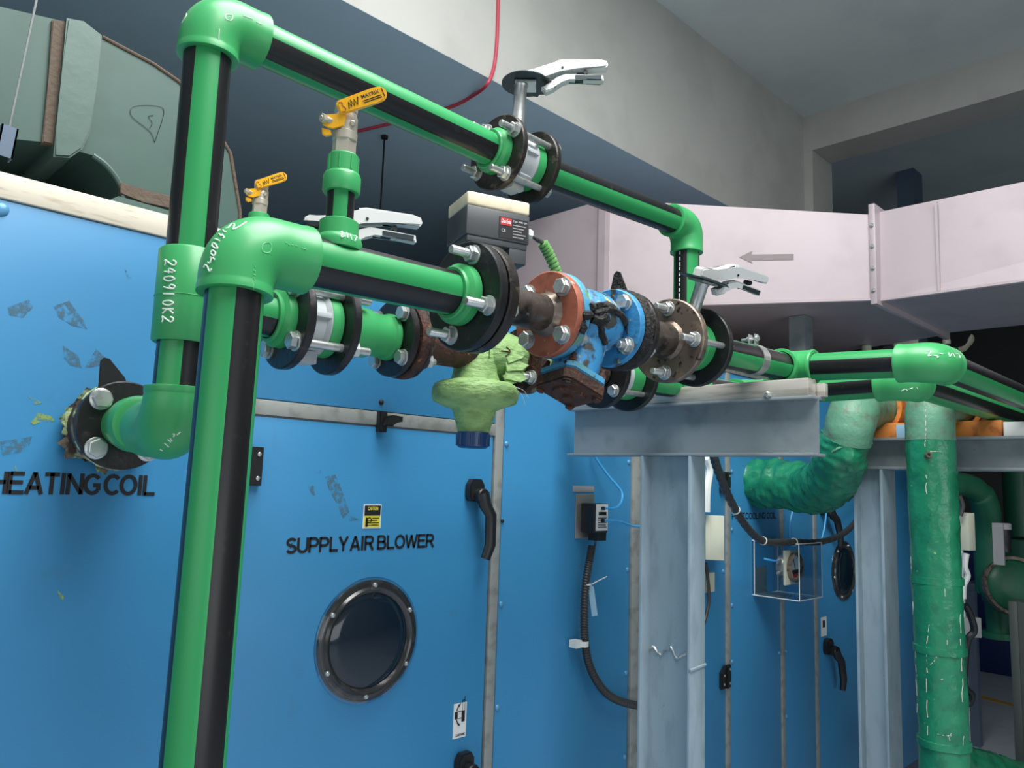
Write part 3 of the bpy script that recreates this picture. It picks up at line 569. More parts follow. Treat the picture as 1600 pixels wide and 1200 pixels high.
def collar(c, ax, r, parent, name='stub_collar', w=.03):
    """stub end: shouldered green ring with a fused bead"""
    bm = BM(); R = r
    lathe(bm, [(R, 0), (R + .006, .0), (R + .0085, .004), (R + .0065, .009), (R + .011, .012), (R + .016, .016), (R + .017, w), (R, w)], frame(c, ax), 48, closed=True); return obj(name, bm, M_['fit'], parent)
PR, ER = .045, .0565

# ------------------------------------------------------------------ front pipe line (line 1)
Y1 = 1.17
def L1(x): return V(x, Y1, .362 + .0265 * (x - .545))
ax1 = (L1(2) - L1(1)).normalized()
fp = thing('water_pipe', 'nearest green and black striped pipe, rising at left and turning right', 'pipe', V(.52, 1.145, -H))
C1 = L1(.526); base1 = C1 + (V(.500, 1.1255, -.4) - C1) * ((H + .362) / .762)
dn = (base1 - C1).normalized()
riser1 = pipe(C1 + dn * .06, base1, PR, 28, fp, 'riser')
run1 = pipe(L1(.62), L1(.99), PR, 27, fp, 'run')
EL1 = elbow(C1, dn, ax1, .082, .118, ER + .001, fp, t=.066)
collar(L1(.966), ax1, PR + .001, fp, w=.034)
# branch outlet with adapter
nb = L1(.706)
bm = BM(); lathe(bm, [(.028, .030), (.041, .032), (.043, .044), (.040, .052), (.035, .056), (.0345, .082), (.030, .085), (.026, .082)], frame(nb, (0, 0, 1)), 36); SAD = obj('branch_saddle', bm, M_['fit'], fp)
pipe(nb + Vector((0, 0, .06)), nb + Vector((0, 0, .15)), .0245, 0, fp, 'branch_pipe')
bm = BM(); lathe(bm, [(.024, .136), (.032, .136), (.0335, .140), (.0335, .166), (.031, .172), (.0275, .174), (.0275, .205), (.025, .208), (.016, .208)], frame(nb, (0, 0, 1)), 36)
ad = obj('threaded_adapter', bm, M_['fit'], fp)
for k in range(8):
    a = 2 * PI * k / 8; bm = BM(); p = nb + Vector((.0275 * math.cos(a), .0275 * math.sin(a), 0)); tube(bm, [p + Vector((0, 0, .175)), p + Vector((0, 0, .202))], .0018, 6); obj('rib', bm, M_['fit'], ad)
def ball_valve(c, label, s=1.0, hdir=(.7, -.1, .69)):
    """small quarter-turn valve standing on c"""
    t = thing('ball_valve', label, 'valve', c, 'yellow lever ball valves'); c = Vector(c)
    bm = BM(); hexa(bm, .037 * s, .03 * s, frame(c, (0, 0, 1)) @ Matrix.Rotation(.3, 4, 'Z'), .001); obj('nipple', bm, M_['chrome'], t)
    bm = BM(); lathe(bm, [(.018 * s, .028 * s), (.022 * s, .03 * s), (.0225 * s, .044 * s), (.0205 * s, .046 * s), (.0215 * s, .05 * s), (.0215 * s, .072 * s), (.0195 * s, .078 * s), (.0195 * s, .082 * s), (.0205 * s, .083 * s), (.0205 * s, .1 * s), (.017 * s, .102 * s)], frame(c, (0, 0, 1)), 28)
    body = obj('valve_body', bm, M_['chrome'], t)
    tocam = (CAM - c); tocam.z *= .3; tocam.normalize(); right = Vector((0, 0, 1)).cross(-tocam).normalized() * -1
    if right.x < 0: right = -right
    sc = c + Vector((0, 0, .058 * s)); sd = (tocam * .62 - right * .78).normalized()
    bm = BM(); lathe(bm, [(.009 * s, .0), (.009 * s, .03 * s), (.006 * s, .031 * s), (.006 * s, .044 * s)], frame(sc, sd), 14); obj('stem', bm, M_['chrome'], t)
    hub = sc + sd * .042 * s
    bm = BM(); lathe(bm, [(.0045 * s, 0), (.0045 * s, .014 * s)], frame(hub, sd), 10); hexa(bm, .015 * s, .008 * s, frame(hub + sd * .003 * s, sd), .001); obj('lever_nut', bm, M_['chrome'], t)
    M = frame(hub, tocam, right)
    bm = BM(); prism(bm, [(-.007 * s, -.009 * s), (.003 * s, -.013 * s), (.012 * s, -.014 * s), (.030 * s, -.006 * s), (.034 * s, .012 * s), (.026 * s, .016 * s), (.006 * s, .010 * s), (-.006 * s, .009 * s)], M @ Matrix.Translation((0, 0, -.006 * s)), .005 * s, .001)
    prism(bm, [(-.008 * s, -.014 * s), (.008 * s, -.016 * s), (.01 * s, -.024 * s), (0, -.028 * s), (-.007 * s, -.024 * s)], M @ Matrix.Translation((0, 0, -.012 * s)), .008 * s, .001)
    g = M @ Matrix.Translation((.018 * s, .022 * s, 0)) @ Matrix.Rotation(math.radians(27), 4, 'Z')
    prism(bm, [(0, -.0125 * s), (.07 * s, -.0135 * s)] + [(.079 * s + .0135 * s * math.sin(a), -.0135 * s * math.cos(a)) for a in [PI * k / 8 for k in range(9)]] + [(.07 * s, .0135 * s), (.006 * s, .0125 * s), (0, .008 * s)], g @ Matrix.Translation((0, 0, -.004 * s)), .009 * s, .0025 * s)
    lv = obj('lever', bm, M_['yellow'], t)
    T = g @ Matrix.Translation((-.002 * s, 0, .0052 * s))
    obj('lettering', text_bm('MATRIX', .034 * s, .0065 * s, T @ Matrix.Translation((.048 * s, .001 * s, 0)), .0003, .02), M_['ink'], lv, flat=True)
    bm = BM()
    for a, b in (((.048, -.003), (.083, -.003)), ((.048, -.0065), (.083, -.0065)), ((.088, -.007), (.088, .008))): tube(bm, [T @ Vector((a[0] * s, a[1] * s, .0003)), T @ Vector((b[0] * s, b[1] * s, .0003))], .0008 * s, 5)
    P = [(.02, -.008), (.023, .003), (.0255, -.006), (.028, .006), (.031, -.006), (.034, .005), (.037, -.006), (.042, .007)]
    tube(bm, [T @ Vector((a * s, b * s, .0003)) for a, b in P], .001 * s, 5)
    obj('emblem', bm, M_['ink'], lv)
    bm = BM(); P = [(.006, -.008), (.01, -.01), (.0145, -.006), (.011, .001), (.012, .006), (.006, .008)]; tube(bm, spline([T @ Vector((a * s, b * s, .0003)) for a, b in P], 4), .0008 * s, 5); obj('arrow_print', bm, mat('brown_print', (150, 80, 20), .6) if 'brown_print' not in bpy.data.materials else bpy.data.materials['brown_print'], lv)
    for q in (-1, 1):
        bm = BM(); lathe(bm, [(.005 * s, 0), (.005 * s, .022 * s), (.003 * s, .024 * s)], frame(sc + right * (.012 * q * s) + Vector((0, 0, .002)), tocam), 8); obj('stop_pin', bm, M_['chrome'], body)
    return t
ball_valve(nb + Vector((0, 0, .205)), 'ball valve with yellow lever on the nearest pipe, the larger one', 1.0)
# flange 1
def flange_thing(label, loc): return thing('flange_joint', label, 'flange', loc)
f1 = flange_thing('black pipe flange with long zinc bolts where the nearest striped pipe ends', L1(1.02))
plate('backing_flange', L1(1.003), ax1, .05, .113, .022, 'black_flange', f1)
plate('counter_flange', L1(1.03), ax1, .03, .114, .026, 'worn_flange', f1)
for a, b in zip(ring_pts(L1(1.003), ax1, .085, 68), ring_pts(L1(1.056), ax1, .085, 68)): bolt(f1, b, a, .042, 1.05)
# spool 1 + red oxide flange
sp = thing('spool_piece', 'short dark steel spool with a red oxide flange beside the blue strainer', 'pipe', L1(1.15))
cyl('spool_barrel', L1(1.05), L1(1.26), .041, 'spool', sp)
plate('red_oxide_flange', L1(1.252), ax1, .035, .099, .02, 'copper', sp)
bm = BM(); lathe(bm, [(.041, -.016), (.046, -.008), (.052, 0)], frame(L1(1.252), ax1), 36, nz=.002, nsc=160); obj('weld_bead', bm, M_['steel'], sp)
bm = BM(); lathe(bm, [(.052, 0), (.046, .008), (.041, .016)], frame(L1(1.056), ax1), 36, nz=.002, nsc=160); obj('weld_bead', bm, M_['steel'], sp)
for a, b in zip(ring_pts(L1(1.252), ax1, .076, 45), ring_pts(L1(1.297), ax1, .076, 45)): bolt(sp, a, b, .012, 1.12)
# Y strainer
ys = thing('pipe_strainer', 'chipped blue Y strainer with a rusty square cap in the nearest line', 'strainer', L1(1.4))
plate('inlet_flange', L1(1.274), ax1, .03, .1, .021, 'flange_blue', ys)
bm = BM(); lathe(bm, [(.046, 0), (.056, .02), (.072, .05), (.081, .09), (.08, .13), (.066, .165), (.05, .19), (.046, .2)], frame(L1(1.29), ax1), 40, nz=.0015, nsc=40); YB_ = obj('strainer_body', bm, M_['strainer'], ys)
bc = L1(1.395); bd = Vector((-.36, -.06, -.93)).normalized()
bm = BM(); lathe(bm, [(.068, 0), (.062, .05), (.06, .08), (.054, .16)], frame(bc, bd), 36, nz=.0015, nsc=40); obj('strainer_leg', bm, M_['strainer'], ys)
MC = frame(bc + bd * .142, bd, Vector((1, 0, 0))) @ Matrix.Rotation(math.radians(8), 4, 'Z')
sq = [(-.06, -.045), (-.045, -.06), (.045, -.06), (.06, -.045), (.06, .045), (.045, .06), (-.045, .06), (-.06, .045)]
bm = BM(); prism(bm, sq, MC, .018, .003); obj('leg_flange', bm, M_['flange_blue'], ys)
bm = BM(); prism(bm, [(a * 1.04, b * 1.04) for a, b in sq], MC @ Matrix.Translation((0, 0, .0195)), .03, .004); lathe(bm, [(.04, .049), (.038, .056), (.03, .058)], MC, 24); lathe(bm, [(.012, .055), (.012, .066)], MC, 6); cap_ = obj('cap', bm, M_['rust'], ys)
for sx in (-1, 1):
    for sy in (-1, 1): bolt(ys, MC @ Vector((sx * .046, sy * .046, .0495)), MC @ Vector((sx * .046, sy * .046, 0)), .012, .62, 'rust')
plate('outlet_flange', L1(1.482), ax1, .03, .098, .02, 'strainer', ys)
bm = BM(); lathe(bm, [(.06, 0), (.097, .002), (.103, .01), (.101, .022), (.104, .03), (.097, .037), (.05, .038)], frame(L1(1.503), ax1), 44, closed=True, nz=.006, nsc=55); obj('tarred_gasket', bm, M_['tar'], ys)
bm = BM(); Mt = frame(L1(1.53), ax1, (0, .12, 1)); prism(bm, [(.085, -.03), (.088, .034), (.15, .016), (.156, .006), (.15, -.004)], Mt, .006, .001); obj('gasket_tab', bm, M_['tar'], ys)
for (a, b), nn in zip(zip(ring_pts(L1(1.482), ax1, .076, 48), ring_pts(L1(1.561), ax1, .076, 48)), (0, 0, 0, 1)): bolt(ys, *((b, a) if nn else (a, b)), .014, 1.12)
bm = BM(); T_ = [o for o in ys.children if o.name.startswith(('strainer_body', 'outlet', 'inlet', 'strainer_leg'))]
for st_, r in (([(903, 492), (920, 492), (940, 486), (955, 484), (968, 492), (975, 505)], .010), ([(935, 490), (938, 505), (940, 520), (944, 537)], .009), ([(922, 481), (945, 478), (960, 484)], .010), ([(925, 497), (935, 500), (948, 496)], .012), ([(908, 500), (912, 512), (908, 520)], .009), ([(972, 500), (978, 512), (981, 522)], .003)): stroke(bm, T_, st_, r, 6, .1, 8, .003)
obj('tar_smear', bm, M_['tar'], ys)
# spool 2
s_2 = thing('spool_piece', 'short dark spool with a bare steel flange right of the blue strainer', 'pipe', L1(1.65))
plate('near_flange', L1(1.543), ax1, .03, .1, .018, 'worn_flange', s_2)
cyl('spool_barrel', L1(1.545), L1(1.735), .047, 'spool', s_2)
bm = BM(); lathe(bm, [(.047, -.012), (.05, -.006), (.054, 0)], frame(L1(1.735), ax1), 36, nz=.0025, nsc=170); obj('weld_bead', bm, M_['steel'], s_2)
plate('bare_steel_flange', L1(1.735), ax1, .03, .115, .022, 'steel', s_2)
def butterfly(t, c, ax, L, lever_mw, stemdir, stem_len, r=.072):
    """wafer body between flanges, neck, notch plate and squeeze lever; c = middle of the body"""
    c = Vector(c); ax = Vector(ax).normalized(); s = Vector(stemdir).normalized()
    bm = BM(); lathe(bm, [(.045, -L / 2), (r, -L / 2), (r + .002, -L / 2 + .004), (r - .006, -L / 2 + .012), (r - .006, L / 2 - .012), (r + .002, L / 2 - .004), (r, L / 2), (.045, L / 2)], frame(c, ax), 44, closed=True)
    body = obj('valve_body', bm, M_['valve_grey'], t)
    for k in range(6):
        d = Matrix.Rotation(2 * PI * k / 6 + .4, 3, ax) @ s; bm = BM(); box(bm, (-.006, -L * .42, r - .012), (.006, L * .42, r + .002), frame(c, d, ax.cross(d)), .001); obj('rib', bm, M_['valve_grey'], body)
    bm = BM(); box(bm, (-.026, -L * .4, r - .01), (.026, L * .4, r + .018), frame(c, -s, ax.cross(s)), .003); obj('bottom_boss', bm, M_['valve_grey'], body)
    bm = BM(); lathe(bm, [(.024, r - .02), (.021, r + .015), (.018, r + .03), (.018, stem_len - .01), (.021, stem_len - .004)], frame(c, s), 24); obj('neck', bm, M_['zinc'], t)
    lm = lever_mw
    bm = BM(); prism(bm, [(-.03, -.03), (.03, -.03), (.03, .03), (-.03, .03)], lm @ Matrix.Translation((0, 0, -.008)), .006, .001); obj('top_pad', bm, M_['zinc'], t)
    n = 40; poly = []
    for k in range(n):
        a = 2 * PI * k / n; rr = .068
        if abs(math.atan2(math.sin(a - .35), math.cos(a - .35))) < .95: rr = .076 if k % 2 else .068
        poly.append((rr * math.cos(a), rr * math.sin(a)))
    bm = BM(); prism(bm, poly, lm, .003); obj('notch_plate', bm, M_['dark_plate'], t)
    # lever in the local x-z plane, flat sides across y
    Mv = lm @ Matrix(((1.12, 0, 0, 0), (0, 0, 1.12, -.018), (0, 1.12, 0, 0), (0, 0, 0, 1)))
    top = [(-.028, .004), (-.028, .022), (-.02, .028), (.02, .03), (.075, .058), (.09, .062), (.185, .064), (.203, .06), (.207, .05), (.203, .042), (.13, .041), (.085, .032), (.045, .016), (.028, .004)]
    bm = BM(); prism(bm, top, Mv, .032, .004); lv = obj('lever', bm, M_['lever'], t)
    tr = [(.04, -.012), (.058, -.006), (.075, .014), (.1, .025), (.195, .022), (.197, .008), (.11, .012), (.09, .004), (.072, -.016), (.052, -.026)]
    bm = BM(); prism(bm, tr, Mv @ Matrix.Translation((0, 0, .004)), .024, .003); obj('trigger', bm, M_['lever'], lv)
    bm = BM(); prism(bm, [(.125, .011), (.19, .009), (.19, .02), (.125, .02)], Mv @ Matrix.Translation((0, .0, .0025)), .027); obj('trigger_slot', bm, M_['dark_plate'], lv)
    bm = BM(); lathe(bm, [(.003, 0), (.003, .036)], Mv @ Matrix.Translation((.092, .038, -.002)), 10); obj('pivot_pin', bm, M_['ink'], lv)
    bm = BM(); lathe(bm, [(.006, 0), (.006, .02)], Mv @ Matrix.Translation((.15, .031, .006)), 8); obj('spring', bm, M_['blackpl'], lv)
vx = .5 * (1.757 + 1.872)
tilt = Vector((0, -.35, .937)).normalized()
bv3 = thing('butterfly_valve', 'butterfly valve with tilted pale lever at the right end of the nearest line', 'valve', L1(vx), 'butterfly valves')
hub3 = L1(vx) + tilt * .178
butterfly(bv3, L1(vx), ax1, .05, frame(hub3 + tilt * .006, tilt, (1, -.22, 0)), tilt, .178, .06)
cyl('liner', L1(1.757), L1(1.79), .07, 'fit', bv3); cyl('liner', L1(1.838), L1(1.874), .07, 'fit', bv3)
f3 = flange_thing('black flange at right of the tilted lever valve with smooth zinc studs', L1(1.88))
plate('backing_flange', L1(1.874), ax1, .05, .113, .02, 'black_flange', f3)
for a, b in zip(ring_pts(L1(1.735), ax1, .087, -4), ring_pts(L1(1.894), ax1, .087, -4)): bolt(f3, b, a, .04, 1.05)
# right pipe, tee and run towards the viewer
XT = 2.47; T1 = L1(XT); zq = .395
rp = thing('water_pipe', 'striped pipe with tee and long elbow leaving right above the steel beam', 'pipe', L1(2.3))
pipe(L1(1.88), L1(2.42), PR, -15, rp, 'run')
bm = BM(); ydir = (V(XT, .72, zq) - T1).normalized()
socket(bm, T1, -ax1, .075, ER); socket(bm, T1, ydir, .085, ER); lathe(bm, [(ER, 0), (ER, .05), (ER - .02, .056), (.0005, .058)], frame(T1, -ydir), 40); ball(bm, T1, ER, None, 32, 18); obj('tee', bm, M_['fit'], rp, sharp=50)
E1 = V(XT, .725, zq)
pipe(T1 + ydir * .06, E1 - ydir * .06, PR, 58, rp, 'run'); EL4 = elbow(E1, -ydir, (1, 0, 0), .1, .1, ER + .002, rp)
pipe(E1 + Vector((.06, 0, 0)), E1 + Vector((6, 0, 0)), PR, -8, rp, 'run')
stp = thing('pipe_clamp', 'zinc strap clamp holding the striped pipe on the square tube', 'clamp', L1(2.2))
bm = BM(); lathe(bm, [(PR + .001, 0), (PR + .004, 0), (PR + .004, .04), (PR + .001, .04)], frame(L1(2.195), ax1), 40, closed=True); obj('strap', bm, M_['zinc'], stp)
bm = BM(); Mq = frame(L1(2.215) + Vector((0, 0, PR + .002)), (0, 0, 1), (1, 0, 0)); box(bm, (-.012, .008, 0), (.012, .012, .034), Mq, .001); box(bm, (-.012, -.012, 0), (.012, -.008, .034), Mq, .001); obj('ear', bm, M_['zinc'], stp)
bolt(stp, Mq @ Vector((0, -.012, .02)), Mq @ Vector((0, .012, .02)), .02, .5)

# ------------------------------------------------------------------ rear pipe line (line 2), upper bypass
Y2 = 1.47
def L2(x): return V(x, Y2, .32 + .012 * (x - .55) + (.014 * max(0, x - 1.6)))
ax2 = Vector((1, 0, .012)).normalized(); XR = .565
bp = thing('water_pipe', 'rear green and black riser with tee, reaching up to the overhead pipe at left', 'pipe', V(XR, Y2, .03))
CU = V(XR, Y2, .9); UM = V(1.44, Y2, .888); CR = V(2.3, Y2, .93)
au = (UM - CU).normalized(); ar = (CR - UM).normalized()
TE = V(.566, Y2, .327); BE = V(XR, Y2, .074); up2 = (CU - TE).normalized()
pipe(TE + up2 * .07, CU - up2 * .06, PR, 0, bp, 'riser'); pipe(BE + Vector((0, 0, .055)), TE - Vector((0, 0, .06)), PR, 28, bp, 'riser')
ELU = elbow(CU, -up2, au, .082, .105, ER + .001, bp, t=.066)
bm = BM(); socket(bm, TE, up2, .092, ER, False); socket(bm, TE, -up2, .088, ER, False); socket(bm, TE, ax2, .085, ER); TEE2 = obj('tee', bm, M_['fit'], bp, sharp=50)
bm = BM(); lathe(bm, [(ER, -.001), (ER + .0012, 0), (ER, .001)], frame(TE + up2 * -.002, up2), 48); obj('mould_seam', bm, M_['fit'], bp)
ELB = elbow(BE, (0, 0, 1), V(.6, 1.8, .093) - BE, .08, .17, ER + .0015, bp, t=.07)
pipe(TE + ax2 * .06, L2(.77), PR, 27, bp, 'run')
collar(L2(.735), ax2, PR + .001, bp, w=.034)
pipe(CU + au * .06, UM - au * .06, PR, 57, bp, 'overhead_run'); collar(UM - au * .115, au, PR + .001, bp, w=.04)
# inlet flange on the unit
af = Vector((.6, 1.85, .097)); fa = flange_thing('black flange bolting the green elbow to the heating coil section', V(*af))
ya = Vector((0, 1, 0)); A_ = V(*af)
bm = BM(); lathe(bm, [(.05, -.105), (.0585, -.102), (.062, -.09), (.061, -.06), (.053, -.045), (.05, -.012), (.05, 0)], frame(A_, ya), 40); obj('stub_end', bm, M_['fit'], fa)
plate('backing_flange', A_, ya, .05, .1, .02, 'black_flange', fa); plate('counter_flange', A_ + ya * .028, ya, .03, .098, .022, 'worn_flange', fa)
bm = BM(); lathe(bm, [(.05, 0), (.099, 0), (.102, .004), (.099, .009), (.05, .009)], frame(A_ + ya * .0195, ya), 44, closed=True, nz=.0025, nsc=60); obj('gasket', bm, M_['gasket'], fa)
bm = BM(); prism(bm, [(.07, -.03), (.08, .04), (.1, .042), (.152, .024), (.158, .014), (.152, .004)], frame(A_ + ya * .016, ya, (-.45, 0, 1)), .005, .001); obj('gasket_tab', bm, M_['blackpl'], fa)
bm = BM(); lathe(bm, [(.078, 0), (.08, .02), (.083, .05), (.086, .1)], frame(A_ + ya * .05, ya), 44, nz=.003, nsc=30); obj('wall_stub', bm, M_['rust'], fa)
for k in range(26):
    a = 2 * PI * k / 26 + random.uniform(-.08, .08); d = Vector((math.cos(a), 0, math.sin(a))); tg = Vector((-math.sin(a), 0, math.cos(a))); l = random.uniform(.012, .036); w = random.uniform(.012, .022)
    q = A_ + ya * random.uniform(.115, .135) + d * .082; bm = BM()
    vs = [bm.verts.new(p) for p in (q - tg * w, q + tg * w, q + tg * w * .5 + d * l * .6 + ya * .008, q + d * l + tg * random.uniform(-.01, .01) + ya * random.uniform(-.006, .008), q - tg * w * .7 + d * l * .5 + ya * .004)]
    f = bm.faces.new(vs); r = bmesh.ops.extrude_face_region(bm, geom=[f]); [setattr(v, 'co', v.co + Vector((0, .003, 0))) for v in r['geom'] if isinstance(v, bmesh.types.BMVert)]
    obj('torn_strip', bm, M_['gasket'], fa, flat=True)
for k, (a, b) in enumerate(zip(ring_pts(A_, (0, 1, 0), .077, 45), ring_pts(A_ + ya * .05, (0, 1, 0), .077, 45))): bolt(fa, a, b, .008, 1.25)
# rear butterfly valve
f4 = flange_thing('pair of black flanges round the rear grey valve, near the pipe elbow', L2(.84))
plate('backing_flange', L2(.768), ax2, .05, .106, .02, 'black_flange', f4); plate('backing_flange', L2(.876), ax2, .05, .106, .02, 'black_flange', f4)
for a, b in zip(ring_pts(L2(.768), ax2, .08, -42), ring_pts(L2(.896), ax2, .08, -42)): bolt(f4, a, b, .03, 1.1)
bv2 = thing('butterfly_valve', 'grey butterfly valve half hidden behind the nearest pipe, lever level', 'valve', L2(.838), 'butterfly valves')
z_ = Vector((0, 0, 1)); butterfly(bv2, L2(.817), ax2, .056, frame(L2(.835) + z_ * .205, z_, (.93, -.36, 0)), z_, .2)
cyl('liner', L2(.846), L2(.875), .07, 'fit', bv2)
rd = thing('pipe_reducer', 'short green reducer between the rear flanges', 'fitting', L2(.98))
bm = BM(); lathe(bm, [(.054, 0), (.058, .003), (.058, .055), (.0565, .06), (.0565, .075), (.05, .086), (.05, .128), (.054, .132), (.055, .142), (.05, .147)], frame(L2(.896), ax2), 44); obj('reducer_body', bm, M_['fit'], rd)
f5 = flange_thing('rusty flange pair between the green reducer and the wrapped valve', L2(1.07))
plate('backing_flange', L2(1.043), ax2, .05, .092, .018, 'black_flange', f5); plate('counter_flange', L2(1.068), ax2, .03, .094, .026, 'rust', f5, .004, .002)
plate('rusty_disc', L2(1.097), ax2, .03, .09, .01, 'worn_flange', f5, .003, .003)
for a, b in zip(ring_pts(L2(1.043), ax2, .073, 45), ring_pts(L2(1.107), ax2, .073, 45)): bolt(f5, a, b, .012, 1.0)
# wrapped control valve
cv = thing('control_valve', 'control valve wrapped in pale green tape with dark grey actuator on top', 'valve', V(1.315, Y2, .09))
cyl('inlet_neck', L2(1.1), L2(1.33), .047, 'rust', cv)
XV = 1.315; zl = .328
bm = BM(); lathe(bm, [(.045, .0), (.058, .01), (.064, .05), (.066, .09), (.06, .13), (.05, .145)], frame(L2(1.315), ax2), 36, nz=.004, nsc=26); obj('wrapped_body', bm, M_['wrap'], cv, sharp=50)
bm = BM(); lathe(bm, [(.0005, .0), (.036, .0), (.042, .015), (.05, .05), (.055, .068), (.08, .076), (.106, .086), (.112, .1), (.112, .118), (.106, .13), (.09, .137), (.064, .144), (.057, .165), (.056, .22), (.045, .255)], frame(V(XV, Y2, .112), (0, 0, 1)), 44, nz=.005, nsc=26, seed=4); WR = obj('wrapped_bonnet', bm, M_['wrap'], cv, sharp=50)
for k, (d1, ln) in enumerate((((.9, -.2, .35), .13), ((.95, -.25, .1), .125), ((.9, -.35, -.15), .115), ((.75, -.5, .5), .12))):
    d1 = Vector(d1).normalized(); bm = BM(); M = frame(V(XV + .06, Y2 - .03, .31 - .02 * k), Vector((-.3, -.9, .2)), d1); prism(bm, [(.0, -.016), (.045, -.014), (ln * .55, 0), (.04, .014), (.0, .016)], M @ Matrix.Translation((0, 0, .03)), .004, .001); obj('tape_flap', bm, M_['wrap'], cv)
bm = BM(); M = V(XV, Y2, .1); lathe(bm, [(.0005, 0), (.034, 0), (.04, .004), (.042, .04), (.03, .042)], frame(V(XV, Y2, .082), (0, 0, 1)), 28)
cup = obj('blue_cup', bm, M_['blue_cup'], cv)
for k in range(10):
    a = 2 * PI * k / 10; bm = BM(); p = V(XV + .041 * math.cos(a), Y2 + .041 * math.sin(a), .088); tube(bm, [p, p + Vector((0, 0, .03))], .003, 6); obj('rib', bm, M_['blue_cup'], cup)
bm = BM(); WB = [o for o in cv.children if o.name.startswith('wrapped')]; stroke(bm, WB, [(783, 548), (790, 549), (797, 550)], .0016); stroke(bm, WB, [(791, 542), (797, 549), (790, 557)], .0016); stroke(bm, WB, [(764, 560), (765, 545), (768, 530)], .001)
if len(bm.verts): obj('red_arrow_mark', bm, M_['rust'], cv)
for st_ in ([(806, 605), (818, 610), (826, 622)], [(806, 608), (816, 618), (820, 632)]):
    bm = BM(); P = [onY(a, b, Y2 - .08) for a, b in st_]; tube(bm, spline(P, 4), .0006, 4); obj('loose_thread', bm, M_['clear_pl'], cv)
cyl('bonnet_stem', V(XV, Y2, .38), V(XV, Y2, .6), .03, 'dgrey', cv)
u_ = Vector((.946, -.323, 0)); v_ = Vector((.323, .946, 0)); AC = Vector((1.338, 1.47, 0))
MA = Matrix(((u_.x, v_.x, 0, AC.x), (u_.y, v_.y, 0, AC.y), (0, 0, 1, H), (0, 0, 0, 1)))
bm = BM(); a, b = .09, .07
box(bm, (-a, -b, .620), (a, b, .698), MA, .004); box(bm, (-a + .004, -b + .004, .604), (a - .004, b - .004, .622), MA, .003)
box(bm, (.035, -b + .006, .565), (a - .004, b - .006, .615), MA, .003); box(bm, (-a + .02, -b + .015, .555), (-a + .05, b - .015, .615), MA, .003); box(bm, (-.02, -.012, .54), (0, .03, .615), MA, .002); act = obj('actuator_body', bm, M_['dgrey'], cv)
bm = BM(); pr = [(-a + .001, .714), (a - .001, .714), (a - .004, .745), (-a + .002, .758)]
v8 = []
box(bm, (-a + .0005, -b + .0005, .6985), (a - .0005, b - .0005, .735), MA, .006, 3); obj('actuator_cover', bm, M_['cream_pl'], act)
bm = BM(); lathe(bm, [(.024, 0), (.023, .02), (.019, .024), (.0005, .025)], MA @ Matrix.Translation((-.045, .03, .7345)), 24); obj('turn_knob', bm, M_['dgrey'], act)
ML = MA @ Matrix(((1, 0, 0, 0), (0, 0, -1, -b - .0005), (0, 1, 0, 0), (0, 0, 0, 1)))     # face plane: x along u, y up
def lab(x0, x1, z0, z1, m, dep=.001, name='label'): bm = BM(); box(bm, (x0, z0, 0), (x1, z1, dep), ML); return obj(name, bm, M_[m], act)
lab(.001, .084, .626, .682, 'ink'); lab(.004, .036, .660, .680, 'red', .0018)
obj('lettering', text_bm('Danfoss', .028, .011, ML @ Matrix.Translation((.006, .665, 0)), .0022, .02, .2), M_['label'], act, flat=True)
obj('lettering', text_bm('CE', .011, .008, ML @ Matrix.Translation((.008, .642, 0)), .0015, .0), M_['label'], act, flat=True)
obj('lettering', text_bm('Type: AME QM', .04, .006, ML @ Matrix.Translation((.04, .671, 0)), .0015, .0), M_['label'], act, flat=True)
for k in range(5): lab(.04, .078 - .006 * (k % 3), .663 - .008 * k, .6655 - .008 * k, 'dimsteel', .0015, 'print_line')
bm = BM(); hexa(bm, .024, .02, MA @ Matrix.Translation((a, -.045, .658)) @ Matrix.Rotation(PI / 2, 4, 'Y'), .003); obj('cable_gland', bm, M_['whitepl'], act)
g0 = MA @ Vector((a + .018, -.045, .658)); cb = [g0, g0 + Vector((.02, -.006, -.012)), onY(846, 378, 1.42), onY(850, 384, 1.42)]
bm = BM(); tube(bm, spline(cb, 6), .006, 10); tag(obj('actuator_cable', bm, M_['cable']), 'black cable leaving the actuator into green conduit', 'cable')
P = spline([onY(848, 380, 1.42), onY(858, 398, 1.42), onY(868, 422, 1.42), onY(872, 440, 1.42), onY(872, 480, 1.42)], 30); rr = [.0135 + .0024 * (1 if i % 8 < 5 else -1) for i in range(len(P))]
bm = BM(); tube(bm, P, rr, 14); tag(obj('corrugated_conduit', bm, M_['gconduit']), 'green corrugated conduit hanging from the grey actuator', 'conduit')
# line 2 right of the control valve
rs = thing('spool_piece', 'rusty rear spool seen under the red oxide flange', 'pipe', L2(1.6))
plate('near_flange', L2(1.47), ax2, .03, .09, .02, 'rust', rs, .003, .002); plate('near_flange', L2(1.495), ax2, .03, .09, .02, 'gasket', rs, .003, .002)
cyl('spool_barrel', L2(1.4), L2(1.82), .045, 'rust', rs)
for a, b in zip(ring_pts(L2(1.47), ax2, .073, 45), ring_pts(L2(1.515), ax2, .073, 45)): bolt(rs, b, a, .025, 1.0)
f6 = flange_thing('pair of black flanges behind the rusty square cap above the tube', L2(1.88))
plate('backing_flange', L2(1.82), ax2, .05, .108, .02, 'black_flange', f6); plate('backing_flange', L2(1.965), ax2, .05, .108, .02, 'black_flange', f6)
for a, b in zip(ring_pts(L2(1.82), ax2, .082, -45), ring_pts(L2(1.985), ax2, .082, -45)): bolt(f6, a, b, .02, 1.0)
bv4 = thing('butterfly_valve', 'grey wafer valve body low behind the blue strainer', 'valve', L2(1.87), 'butterfly valves')
